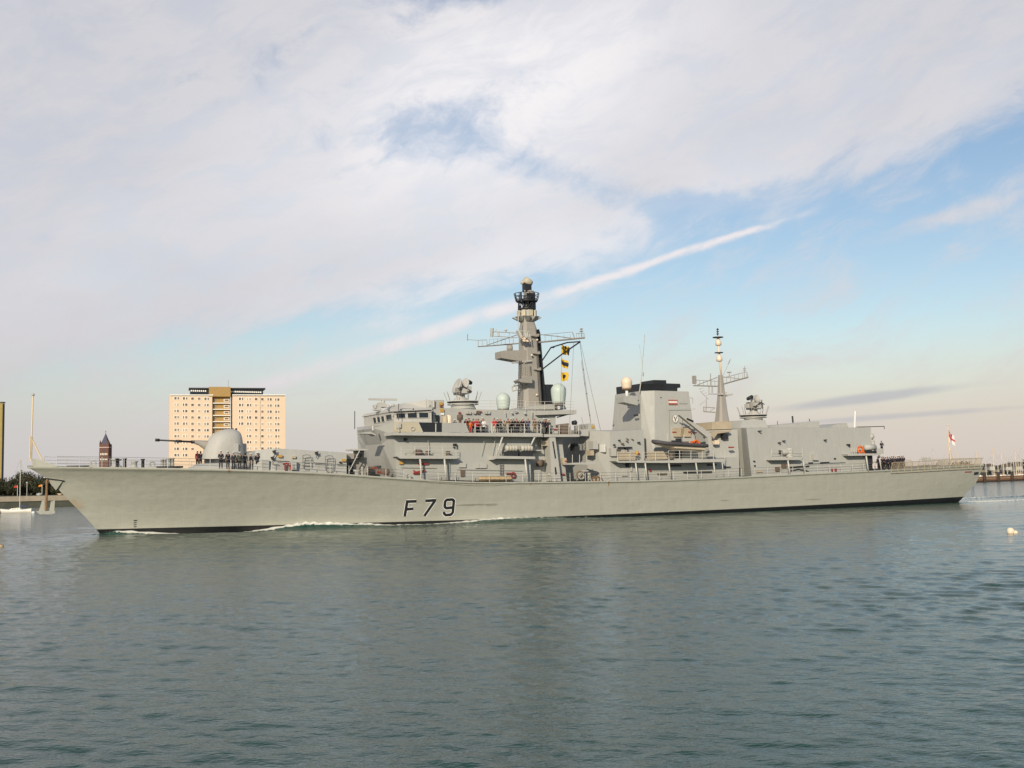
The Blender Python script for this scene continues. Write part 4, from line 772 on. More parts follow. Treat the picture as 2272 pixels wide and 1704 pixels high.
# RIB deck
mb = MB(); mb.ppoly([(1365, 1023), (1500, 1021), (1608, 1017.5), (1611, 1019), (1608, 1025), (1500, 1027), (1372, 1026.5)], 5.8, 8.0); rd = mb.build('boat_deck', M_light, ship)
for u, u2 in ((1410, 1415), (1431, 1436), (1483.5, 1488.5), (1543.5, 1549), (1583, 1587.5), (1602, 1606)):
    mb = MB(); mb.ptube([(u, 1025.5, 7.85), (u2, 1064-(u-1410)*.025, 7.85)], .1 if u != 1602 else .06, 0, 8); mb.build('support_post', M_post, rd)
fitting('guard_rail', M_post, lambda mb: (wrail(mb, 1483, 1608, 7.95, 1000, 1019, 5, .035), wrail(mb, 1370, 1483, 7.95, 1004, 1023, 4, .035)), rd)
fitting('canvas_dodger', M_tan, lambda mb: (mb.ppoly([(1372, 1002), (1410, 1003), (1410, 1021), (1374, 1021)], 7.6, 7.75), mb.ppoly([(1436, 1002), (1472, 1001), (1483, 1019), (1438, 1021)], 7.6, 7.75)), rd)
fitting('cone_light', M_yel, lambda mb: mb.lathe(L(1413, 1004, 7.8), [(.1, -.3), (.3, .1), (.05, .2)], 8), rd)
fitting('fuel_drums', M_brown, lambda mb: [mb.lathe(L(u, 1018, 7.2), [(.25, 0), (.28, .5), (.1, .7)], 8) for u in (1478, 1490)] , rd)
fitting('door_opening', M_black, lambda mb: mb.pbox(1500, 1001, 1513, 1018, 5.6, 5.75), rd)
# under-deck gear on the lower deckhouse
for a, m_, nm in (((1518, 1046, 1580, 1049), M_black, 'stowed_spar'), ((1390, 1028, 1396, 1036), M_dark, 'scuttle'), ((1400, 1030, 1403, 1046), M_light, 'locker'), ((1443, 1041, 1446, 1046), M_red, 'hydrant'), ((1381, 1040, 1393, 1056), M_light, 'hose_box'), ((1490, 1032, 1512, 1035), M_dark, 'cable_tray'),
                  ((1460, 1050, 1480, 1053), M_brown, 'stowed_spar'), ((1608, 1035, 1622, 1037), M_dark, 'cable_tray'), ((1620, 991, 1629, 994), M_red, 'fire_plate'), ((1572, 1030, 1590, 1033), M_dark, 'cable_tray')):
    t1 = 6.95 if a[0] < 1430 else 6.4
    mb = MB(); mb.pbox(*a, t1-.4, t1); mb.build(nm, m_, md)
fitting('capstan', M_light, lambda mb: (ring(mb, L(1290, 1056, 7.0), .38, .1), mb.lathe(L(1307, 1064, 7.2), [(.2, 0), (.2, .7), (.3, .8), (0, .85)], 10), mb.ptube([(1305, 1068, 7.5), (1309, 1052, 7.5), (1312, 1068, 7.5)], .06)), md)
fitting('hose_coil', M_rust, lambda mb: (ring(mb, L(1287, 1054, 6.8), .45, .1), ring(mb, L(1326, 1063, 7.4), .3, .12), ring(mb, L(1319, 1064, 7.3), .3, .12)), md)
fitting('deck_davit', M_light, lambda mb: (mb.ptube([(1328, 1045, 7.2), (1340, 1066, 7.5)], .07), mb.ptube([(1291, 1045, 7.), (1305, 1045, 7.)], .1)), md)
# davit crane
mb = MB(); q = [(1508, 921), (1511, 920), (1562, 951), (1578, 963), (1580, 985), (1572, 985), (1570, 971), (1560, 963)]; mb.ppoly(q, 6.6, 7.15); dv = mb.build('davit_crane', M_light, ship)
mb = MB(); mb.ppoly([(1571, 985), (1581, 985), (1590, 1013), (1575, 1013)], 6.5, 7.3); mb.build('crane_pedestal', M_light, dv); mb = MB(); mb.ptube([(1524, 929, 7.2), (1538, 935, 7.2)], .12); mb.ptube([(1515, 924, 6.9), (1513, 952, 6.9), (1510, 975, 6.9)], .025); mb.build('crane_winch', M_dark, dv)
# ------------------------------------------------------------------ aft mast
mb = MB(); mb.block([(1570, 1017, 1570, 955, 4.6, 4.4), (1640, 1016, 1636, 953, 5.4, 5.2)]); am0 = mb.build('aft_mast_house', M_grey, ship)
fitting('mast_platform', M_tan, lambda mb: (mb.ppoly([(1580, 937), (1600, 934.5), (1623, 936), (1623, 952), (1580, 953)], -2.6, 2.9), mb.ppoly([(1575, 962), (1586, 956), (1622, 955), (1622, 958), (1592, 962), (1584, 974)], 4.2, 5.9)), am0)
fitting('fire_plate', M_cream, lambda mb: mb.pbox(1586, 976.5, 1596, 986, 5.0, 5.6), am0)
fitting('cable_tray', M_dark, lambda mb: mb.pbox(1605, 963, 1616, 974, 4.9, 5.5), am0)
mb = MB(); mpoly(mb, [(936, 1582.5, 1621), (915, 1586, 1616.5), (873, 1590.5, 1610), (832, 1592.5, 1604.5)]); am = mb.build('aft_mast', M_mast, ship)
mb = MB(); mb.ptube([(1600.5, 834, 0), (1597, 800, 0), (1592.3, 745, 0)], .13, 0, 8)
for v, r, h in ((766, .42, .9), (801, .42, .9)): mb.lathe(L(1594+(v-766)*.06, v, 0), [(.15, -.1), (r, 0), (r, h*.45), (.2, h), (.12, h+.1)], 12)
mb.build('pole_mast', M_cream, am); mb = MB()
for v, r in ((748.5, .75), (782.5, .6)): mb.lathe(L(1592.8+(v-748)*.06, v, 0), [(r, -.05), (r, .05)], 12)
mb.ptube([(1592.3, 746, 0), (1592, 728, 0)], .06)
for v in (731, 736, 741): mb.lathe(L(1592.2, v, 0), [(.05, -.12), (.22, 0), (.05, .12)], 8)
mb.build('pole_aerials', M_dark, am)
SA = L(1598, 850, 0).x
def ay(mb, pts, r): mb.tube([Ls(u, v, SA) for u, v in pts], r, 6)
mb = MB(); ay(mb, [(1592, 857), (1539, 855.5)], .1); ay(mb, [(1606, 852), (1632, 844.5), (1660, 837)], .1); yy = mb.build('yard', M_mast, am); mb = MB()
ay(mb, [(1592, 846), (1540, 843)], .04); ay(mb, [(1545, 855), (1592, 837)], .05); ay(mb, [(1604, 836), (1645, 841)], .05)
for u in (1543, 1552, 1561, 1570, 1579, 1586): ay(mb, [(u, 856), (u, 844)], .03)
for k in range(6): u = 1612+k*9; ay(mb, [(u, 850-(u-1612)*.26), (u, 836-(u-1612)*.2)], .03)
ay(mb, [(1606, 838), (1656, 825)], .035); ay(mb, [(1652, 838), (1652, 812)], .04); ay(mb, [(1649, 818), (1655, 818)], .05); ay(mb, [(1649.5, 822), (1654.5, 822)], .05); ay(mb, [(1657, 825), (1659, 837)], .04)
ay(mb, [(1618, 836), (1618, 827)], .05); ay(mb, [(1614, 826), (1622, 826)], .09); ay(mb, [(1576.5, 857), (1576.5, 829)], .06); ay(mb, [(1573, 856), (1573, 874), (1592, 874.5)], .06); ay(mb, [(1580, 857), (1580, 872)], .07); ay(mb, [(1605, 832), (1620, 800)], .02); ay(mb, [(1615, 808), (1621, 797), (1618, 802)], .03)
mb.build('yard_rails', M_mast, yy)
mb = MB(); a = Ls(1540.5, 843, SA); mb.box(a+Vector((-.2, -.25, -.55)), a+Vector((.2, .25, .6))); mb.build('yard_panel', M_mast, yy)
fitting('yagi_aerial', M_mast, lambda mb: ([mb.ptube([(1552+k*5, 870+k*4.5-5, 0), (1558+k*5, 866+k*4.5-5, 0)], .02) for k in range(4)], mb.ptube([(1554, 868, 0), (1572, 886, 0)], .03), mb.ptube([(1567, 884, 0), (1567, 902, 0)], .05), [mb.ptube([(1552+k*4, 900-k*3, 0), (1556+k*4, 895-k*3, 0)], .02) for k in range(3)], mb.ptube([(1550, 863, 0), (1562, 861, 0)], .02)), am)
fitting('work_platform', M_mast, lambda mb: (mb.ptube([(1561, 903, 0), (1586, 905, 0)], .06), mb.ptube([(1561, 913, 0), (1587, 915, 0)], .08), mb.ptube([(1561, 903, 0), (1561, 913, 0)], .05), mb.ptube([(1567, 903, 0), (1567, 913, 0)], .04), mb.ptube([(1575, 913, 0), (1586, 905, 0)], .04), mb.ptube([(1561, 913, 0), (1567, 903, 0)], .03)), am)
fitting('navigation_light', M_light, lambda mb: (mb.ppoly([(1610, 874), (1627, 874), (1627, 877), (1616, 879), (1610, 877)], -.5, .5), mb.ptube([(1604, 874, 0), (1613, 870, 0)], .06), mb.pbox(1600, 872, 1605, 876, 0, .8)), am)
# ------------------------------------------------------------------ hangar
mb = MB(); mb.block([(1652, 1058, 1644, 949, 4.4, 4.2), (1668, 1059, 1656, 950, 7.1, 6.5), (1937, 1046, 1932, 948, 7.1, 6.5)]); hg = mb.build('hangar', M_grey, ship)
mb = MB(); mb.ppoly([(1728, 949), (1730, 942), (1819, 934), (1817, 949)], -1, 4.2); mb.build('roof_hatch', M_grey, hg); mb = MB(); mb.ppoly([(1840, 949), (1856, 941), (1879, 938), (1882, 948)], -1, 4.2); mb.build('roof_hatch', M_grey, hg)
mb = MB(); mb.block([(1640, 953, 1648, 932, 2.6, 2.2), (1705, 953, 1698, 932, 2.6, 2.2)]); mb.build('director_house', M_grey, hg)
fitting('pole_aerial', M_white, lambda mb: mb.ptube([(1896, 949, 4), (1897.5, 912, 4)], .13), hg)
fitting('roof_aerial', M_dark, lambda mb: (mb.ptube([(1759.5, 938, 3), (1758, 923, 3)], .12), mb.ptube([(1797, 935, 3), (1795, 929, 3)], .05), mb.ptube([(1901, 947.5, 6.3), (1962, 946, 6.3), (1962, 952, 6.3)], .06), mb.ptube([(1725, 942, 3), (1725, 934, 3)], .04)), hg)
fitting('wall_lights', M_dark, lambda mb: [mb.pbox(u, v, u+2.2, v+2.6, 6.5, 7.2) for u, v in ((1741, 977), (1731, 981), (1674, 1022), (1675, 1032), (1853, 1016), (1883, 985), (1688, 955), (1833, 975))], hg)
fitting('access_ladder', M_light, lambda mb: ([mb.ptube([(1932, 950, 6.6), (1934, 1005, 6.7)], .06)], mb.lathe(L(1932.5, 968.5, 6.4), [(0, -.35), (.36, -.3), (.42, .1), (.3, .4), (0, .42)], 14, axis=(.7, -1, .2)), mb.ball(L(1936, 979, 6.3), .3), mb.ball(L(1936, 985, 6.3), .36)), hg)
fitting('wall_box', M_light, lambda mb: mb.ppoly([(1804, 1008), (1815, 1006), (1817, 1021), (1806, 1021)], 6.8, 7.35), hg)
fitting('vent_strip', M_dark, lambda mb: (mb.ptube([(1794, 1027, 7.1), (1804, 1026.5, 7.1)], .07), mb.ptube([(1820, 1026.5, 7.1), (1840, 1025.5, 7.1)], .07), mb.ptube([(1786, 1029.5, 7.12), (1876, 1026, 7.12)], .03), mb.pbox(1885, 985, 1887, 991, 6.9, 7.1)), hg)
for (u0, v0, u1, v1, m_) in ((1846, 1040, 1848.5, 1046, M_red), (1853.5, 1039.5, 1857, 1045.5, M_red), (1680, 1044, 1693, 1048, M_tan), (1736, 1030, 1746, 1038, M_brown), (1722, 1036, 1733, 1046, M_brown)):
    mb = MB(); mb.pbox(u0, v0, u1, v1, 6.9, 7.25); mb.build('fire_equipment', m_, hg)
fitting('torpedo_recess', M_black, lambda mb: (mb.ppoly([(1752, 1036), (1796, 1032.5), (1796, 1035.5), (1752, 1038.5)], 6.9, 7.16), mb.ppoly([(1753, 1044), (1772, 1040), (1790, 1043), (1796, 1046), (1790, 1046), (1772, 1042.5), (1753, 1046)], 6.9, 7.16)), hg)
mb = MB(); mb.ppoly([(1711, 1016), (1778, 1015), (1782, 1016.5), (1775, 1020.5), (1711, 1021)], 6.6, 8.0); h1 = mb.build('gun_platform', M_light, ship)
mb = MB(); mb.ptube([(1748, 1021, 7.85), (1752.5, 1055, 7.85)], .11, 0, 8); mb.build('support_post', M_post, h1); mb = MB(); mb.ptube([(1781, 1019, 7.6), (1786, 1052, 7.6)], .08, 0, 8); mb.build('support_post', M_post, h1)
fitting('guard_rail', M_post, lambda mb: wrail(mb, 1712, 1780, 7.95, 997, 1015, 3, .03), h1)
fitting('cannon', M_light, lambda mb: (mb.lathe(L(1736, 1003, 7.3), [(.0, -.1), (.3, 0), (.35, 1.0), (.3, 1.5), (0, 1.5)], 12, axis=(1, 0, .05)), mb.lathe(L(1752, 1015, 7.3), [(.5, 0), (.4, .5), (.5, 1.2), (.2, 1.3)], 12)), h1)
fitting('cannon_muzzle', M_black, lambda mb: mb.pbox(1733, 999, 1736, 1006.5, 7, 7.5), h1)
mb = MB(); mb.ppoly([(1880, 1007.5), (1915, 1006), (1955, 1006.5), (1954, 1010), (1882, 1011.5)], 6.6, 8.0); h2 = mb.build('aft_platform', M_light, ship)
mb = MB(); mb.ptube([(1921.6, 1011, 7.8), (1926.5, 1045, 7.8)], .11, 0, 8); mb.build('support_post', M_post, h2); mb = MB(); mb.ptube([(1950, 1010, 7.2), (1955.5, 1044, 7.2)], .09, 0, 8); mb.build('support_post', M_post, h2)
fitting('cable_drum', M_light, lambda mb: (mb.lathe(L(1919, 993, 7.1), [(.0, -.05), (.4, 0), (.38, 1.9), (0, 1.95)], 14, axis=(1, 0, 0)), mb.pbox(1946, 995, 1959, 1007, 6.8, 7.4)), h2)
fitting('drum_stand', M_black, lambda mb: mb.pbox(1922, 1000, 1945, 1006, 6.9, 7.4), h2); fitting('platform_rail', M_post, lambda mb: wrail(mb, 1890, 1900, 7.9, 994, 1007, 2, .03), h2)
mb = MB(); mb.pbox(1925.5, 1012, 1936.5, 1044, 6.9, 7.13); mb.build('hangar_door_recess', M_dark, hg)
# ------------------------------------------------------------------ flight deck nets and ensign staff
sA, sB = edgept(1976, 1041).x, 131.6
mb = MB(); nseg = 14
for side in (1, -1):
    for i in range(nseg+1):
        s = sA+(sB-sA)*i/nseg; b = BD(s*133/132.5); z = DZ(s); base = Vector((s, -(b+.05)*side, z)); top = Vector((s, -(b+.45)*side, z+1.0)); low = Vector((s, -(b+.12)*side, z-.5))
        mb.tube([low, base, top], .045, 5)
    for f, dz_ in ((1, 0), (0, 0)):
        pass
    def lnp(k, s): b = BD(s*133/132.5); z = DZ(s); return {0: Vector((s, -(b+.12)*side, z-.5)), 1: Vector((s, -(b+.06)*side, z)), 2: Vector((s, -(b+.45)*side, z+1.0))}[k]
    for k in range(3): mb.tube([lnp(k, sA+(sB-sA)*i/20) for i in range(21)], .04, 5)
    if side == 1: nm_ = None
nets = mb.build('net_frame', M_tan, ship)
mb = MB()
for side in (1, -1):
    n = 90
    for i in range(n):
        for a, b in ((0, 1), (1, 0)):
            s0 = sA+(sB-sA)*i/n; s1 = sA+(sB-sA)*(i+1)/n
            def q(s, h): bb = BD(s*133/132.5); z = DZ(s); return Vector((s, -(bb+.05+.4*h)*side, z+h))
            for h0 in (0, .25, .5, .75): mb.tube([q(s0, h0+(.25 if a else 0)), q(s1, h0+(0 if a else .25))], .014, 3, caps=False)
mb.build('safety_net', M_tan, nets)
mb = MB(); zs = DZ(132)
for i in range(13): y = -6.2+i*12.4/12; mb.tube([(132.2, y, zs-.1), (132.7, y, zs+1.0)], .04, 5)
mb.tube([(132.7, -6.4, zs+1), (132.7, 6.4, zs+1)], .04, 5); mb.tube([(132.3, -6.4, zs+.1), (132.3, 6.4, zs+.1)], .04, 5); mb.build('stern_rail', M_tan, ship)
E0 = L(2108, 1037, 0)
mb = MB(); es_t = L(2102.5, 943, 0); mb.tube([E0, es_t], .08, 6); mb.tube([L(2107, 992, 0), Vector((E0.x-.9, -.9, E0.z))], .07, 6); mb.tube([L(2107, 992, 0), Vector((E0.x+.9, .9, E0.z))], .07, 6); mb.tube([L(2107, 992, 0), L(2119, 1036, -.5)], .07, 6); mb.ball(es_t, .14)
mb.box(E0+Vector((-.5, -.5, 0)), E0+Vector((.5, .5, .4))); mb.build('ensign_staff', M_pole, ship)
fitting('stern_locker', M_light, lambda mb: (mb.pbox(2056, 1015, 2066, 1024, -3, -2), mb.pbox(2094, 1022, 2104, 1034, 1, 2)))
fitting('deck_light', M_white, lambda mb: [mb.ball(L(u, v, 6.2), .14) for u, v in ((1967, 1042), (2083, 1036.5), (2138, 1033.5), (1793, 1052))])
reg(ship)
# ================================================================== things carried by the ship
# ---- anchor hanging from the bow
q = L(104, 1066, .35)
an = empty('anchor', 'grey double-fluked anchor hanging by its shank below the tip of the bow', 'anchor', M=onship(q))
def rel(u, v, t=.35): return L(u, v, t)-q
mb = MB(); mb.tube([rel(104, 1066), rel(103, 1105), rel(102, 1132)], .11, 6, r2=.17); mb.build('shank', M_rust, an)
for pts in ([(86, 1136), (93, 1112), (99, 1110), (99, 1136)], [(109, 1136), (113, 1113), (122, 1110), (120, 1136)]):
    mb = MB(); a = [rel(u, v) for u, v in pts]; mb.prism(a, [p+Vector((.0, .22, 0)) for p in a]); mb.build('fluke', M_anchor, an)
mb = MB(); a = [rel(u, v) for u, v in ((79, 1134), (122, 1134), (122, 1138), (114, 1141), (88, 1141))]; mb.prism([p+Vector((0, -.1, 0)) for p in a], [p+Vector((0, .34, 0)) for p in a]); mb.build('crown', M_anchor, an)
mb = MB(); mb.tube([rel(105, 1062), rel(104, 1072)], .1, 6); ring(mb, rel(104, 1069), .16, .05); mb.build('shackle', M_rust, an)
# ---- rigid inflatable boat under the crane
q = L(1505, 990, 7.5); boat = empty('inflatable_boat', 'dark inflatable boat with cream hull hanging below the davit crane beside the funnel', 'boat', M=onship(q))
lb = (L(1560, 990, 7.5)-L(1450, 990, 7.5)).x
def tub(mb, r):
    for sd in (1, -1):
        P_ = []
        for k in range(15):
            f = k/14; x = -lb/2+lb*f; yy_ = 1.05*min(1, (f/.28)**.6) if f < .28 else 1.05; zz = .42-.42*f+.22*max(0, .2-f)/.2
            P_.append(Vector((x, sd*yy_, zz)))
        mb.tube(P_, r, 10, r2=r*.9)
mb = MB(); tub(mb, .25); mb.build('inflation_tube', mat('hypalon_rubber', (.075, .07, .078), .6, var=.15), boat)
mb = MB(); rg = []
for k in range(12):
    f = k/11; x = -lb/2+.35+(lb-.6)*f; w_ = 1.0*min(1, (f/.35)**.7+.02); zt = .35-.42*f; kd = .75*min(1, f*2.5+.1)
    rg.append([Vector((x, -w_, zt)), Vector((x, -w_*.8, zt-kd*.6)), Vector((x, 0, zt-kd)), Vector((x, w_*.8, zt-kd*.6)), Vector((x, w_, zt)), Vector((x, 0, zt+.02))])
mb.loft(rg, 0, False); mb.build('hull', M_cream, boat)
mb = MB(); mb.box((-.2, -.3, .2), (.35, .3, 1.0)); mb.box((-.9, -.25, .2), (-.5, .25, .75)); mb.build('console', M_dark, boat)
mb = MB(); mb.box((.5, -.25, .1), (1.5, .25, .6)); mb.build('seat', M_brown, boat)
mb = MB(); mb.tube([(.9, 0, .5), (.9, 0, 1.5)], .06); mb.tube([(-1.6, 0, .8), (-1.6, 0, 1.7)], .05); mb.build('lifting_post', M_post, boat)
mb = MB(); mb.tube([(2.0, -.55, .5), (2.35, -.55, .75), (2.8, -.5, .55), (3., -.5, .25)], .13); mb.box((2.1, -.3, .1), (2.7, .3, .65)); mb.build('orange_engine_cover', M_orange, boat)
# ---- life raft canisters
for u, lab in ((1134.3, 'cream ribbed life raft canister, the forward one of two on the side platform'), (1168.3, 'cream ribbed life raft canister, the aft one of two on the side platform')):
    c = L(u, 994.5, 7.45); e = empty('life_raft_canister', lab, 'life raft', 'life raft canisters on the side platform', onship(c))
    mb = MB(); pr = []
    for k in range(4): x = -.74+k*.37; pr += [(.34, x+.02), (.39, x+.1), (.39, x+.27), (.34, x+.35)]
    mb.lathe((0, 0, 0), [(0, -.76)]+pr+[(0, .76)], 18, axis=(1, 0, 0)); mb.build('shell', M_drum, e)
    mb = MB(); [mb.lathe((-.37+k*.37, 0, 0), [(.355, -.025), (.365, 0), (.355, .025)], 18, axis=(1, 0, 0)) for k in range(3)]; mb.build('strap', M_mast, e)
# ---- lifebuoys, roll, sign
c = L(1909, 997.5, 7.9); mb = MB(); ring(mb, (0, 0, 0), .42, .16, 18); mb.tube([(.5, -.05, -.3), (.75, 0, -.5), (.5, 0, -.62)], .13)
o = mb.build('lifebuoy', M_orange, None, label='bright orange lifebuoy on the platform at the aft end of the hangar', cat='lifebuoy'); o.matrix_world = onship(c)
a, b = L(1062, 1062.5, 7.55), L(1135, 1061.5, 7.55); mb = MB(); n = 24
mb.loft([[a.lerp(b, i/n)-a+Vector((0, (.27+.04*math.sin(i*1.9))*math.cos(q_)*(.5 if i in (0, n) else 1), (.27+.05*math.sin(i*2.7+1))*math.sin(q_)*(.5 if i in (0, n) else 1))) for q_ in (2*math.pi*k/12 for k in range(12))] for i in range(n+1)], 0, True)
o = mb.build('canvas_roll', M_canvas, None, label='long rolled tan canvas lying along the deck edge below the life rafts', cat='canvas roll'); o.matrix_world = onship(a)
c = L(1941.5, 1034, 7.75); sg = empty('sign_board', 'white sign board with red lettering on the rail below the aft hangar platform', 'sign', M=onship(c))
mb = MB(); mb.box((-.42, 0, -.34), (.42, .04, .34)); mb.build('board', M_white, sg); mb = MB(); [mb.box((-.3+.02*k, -.012, .2-k*.2), (.28-.03*k, -.002, .11-k*.2)) for k in range(3)]; mb.build('red_lettering', M_red, sg)
# ---- signal flags
def flagmat(name, fn):
    m = bpy.data.materials.new(name); m.use_nodes = True; N = NT(m.node_tree); b = N.node('ShaderNodeBsdfPrincipled'); o = N.node('ShaderNodeOutputMaterial'); N.l.new(b.outputs[0], o.inputs[0])
    uv = N.sep(N.node('ShaderNodeUVMap').outputs[0]); N.put(b.inputs['Base Color'], fn(N, uv[0], uv[1])); b.inputs['Roughness'].default_value = .8; return m
YE, NB = (.70, .45, .03), (.012, .014, .03)
def fG(N, x, y): return N.mix(N.m('GREATER_THAN', N.m('FRACT', N.m('MULTIPLY', x, 3.)), .5), YE, NB)
def fD(N, x, y): return N.mix(N.m('LESS_THAN', N.m('ABSOLUTE', N.m('SUBTRACT', y, .5)), .25), YE, NB)
def fI(N, x, y):
    a = N.m('SUBTRACT', x, .5); b = N.m('SUBTRACT', y, .5); return N.mix(N.m('LESS_THAN', N.m('ADD', N.m('MULTIPLY', a, a), N.m('MULTIPLY', b, b)), .07), YE, NB)
def fE(N, x, y):
    RD, WH, BL = (.55, .02, .03), (.72, .70, .70), (.03, .04, .16)
    cross = N.m('MAXIMUM', N.m('LESS_THAN', N.m('ABSOLUTE', N.m('SUBTRACT', x, .5)), .06), N.m('LESS_THAN', N.m('ABSOLUTE', N.m('SUBTRACT', y, .5)), .09))
    c = N.mix(cross, WH, RD); can = N.m('MULTIPLY', N.m('LESS_THAN', x, .44), N.m('GREATER_THAN', y, .59))
    cx, cy = N.m('SUBTRACT', N.m('DIVIDE', x, .44), .5), N.m('SUBTRACT', N.m('DIVIDE', N.m('SUBTRACT', y, .59), .41), .5)
    ax_, ay_ = N.m('ABSOLUTE', cx), N.m('ABSOLUTE', cy); d = N.m('ABSOLUTE', N.m('SUBTRACT', ax_, ay_))
    j = N.mix(N.m('LESS_THAN', d, .13), BL, WH); j = N.mix(N.m('LESS_THAN', d, .045), j, RD); mn = N.m('MINIMUM', ax_, ay_)
    j = N.mix(N.m('LESS_THAN', mn, .15), j, WH); j = N.mix(N.m('LESS_THAN', mn, .09), j, RD); return N.mix(can, c, j)
def cloth(name, m_, fn, nx, ny, M_, **k):
    v = []; f = []; uv = []
    for j in range(ny+1):
        for i in range(nx+1): v.append(fn(i/nx, j/ny)); uv.append((i/nx, j/ny))
    for j in range(ny):
        for i in range(nx): a = j*(nx+1)+i; f.append((a, a+1, a+nx+2, a+nx+1))
    n = len(v); v2 = v+[p+Vector((0, .01, .0)) for p in v]; f2 = f+[tuple(reversed([q_+n for q_ in x])) for x in f]
    me = bpy.data.meshes.new(name); me.from_pydata(v2, [], f2); l = me.uv_layers.new()
    for li, lp in enumerate(me.loops): l.data[li].uv = uv[lp.vertex_index % n]
    for p in me.polygons: p.use_smooth = True
    me.materials.append(m_); o = bpy.data.objects.new(name, me); col.objects.link(o); o.matrix_world = M_; return tag(o, **k)
S2 = L(1172, 760, 0).x+1.1
for (u0, v0, v1, dr), fn, lab, nm_ in (((1245.8, 763, 784, 4), fG, 'yellow and black vertically striped signal flag, highest of the three', 'signal_flag'), ((1245, 793, 812, 5), fD, 'yellow signal flag with a dark horizontal band, middle of the three', 'signal_flag'), ((1244.3, 824, 844, 2), fI, 'yellow signal flag with a black disc, lowest of the three', 'signal_flag')):
    c = Ls(u0, v0, S2); h = c.z-Ls(u0, v1, S2).z; wd = h*1.0; dd = dr*.045
    fu_ = lambda x, y, h=h, wd=wd, dd=dd: Vector((wd*x*.86+.07*math.sin(y*5+x*4)*x, -.16*math.sin(x*7.5+y)*x**.4, -h*(1-y)*(1-.12*x)-dd*x*2.6-.09*math.sin(x*6)))
    cloth(nm_, flagmat('signal_flag_cloth', fn), fu_, 14, 8, onship(c, R(0)), label=lab, cat='flag', group='signal flags on the halyard')
c = L(2103.6, 951, 0)
def ens(x, y): # drooping fly
    h = 2.0; return Vector((x*1.45-.25*(1-y)*x, -.16*math.sin(x*8+y*2)*(.2+x), -h*(1-y)*(1-.45*x)-x*1.75-.12*math.sin(x*6)))
cloth('ensign', flagmat('ensign_cloth', fE), ens, 22, 12, onship(c), label='white ensign with red cross drooping from the staff at the stern', cat='flag')
# ------------------------------------------------------------------ people
def skin(vs, es, rad, root, sub=1):
    me = bpy.data.meshes.new('sk'); me.from_pydata(vs, es, []); o = bpy.data.objects.new('sk', me); col.objects.link(o)
    o.modifiers.new('s', 'SKIN').use_smooth_shade = True
    for i, r in enumerate(rad): me.skin_vertices[0].data[i].radius = r if isinstance(r, tuple) else (r, r)
    for i in range(len(vs)): me.skin_vertices[0].data[i].use_root = (i == root)
    if sub: sb_ = o.modifiers.new('u', 'SUBSURF'); sb_.levels = sub; sb_.render_levels = sub
    dg = bpy.context.evaluated_depsgraph_get(); ev = o.evaluated_get(dg); r = bpy.data.meshes.new_from_object(ev); bpy.data.objects.remove(o); return r
ARMS = {'down': ((.25, .03, 1.14), (.27, -.06, .89)), 'folded': ((.26, -.02, 1.15), (.09, -.25, 1.10)), 'rail': ((.24, -.08, 1.19), (.20, -.36, 1.10)), 'back': ((.27, .06, 1.15), (.10, .20, .95))}
PM = {}
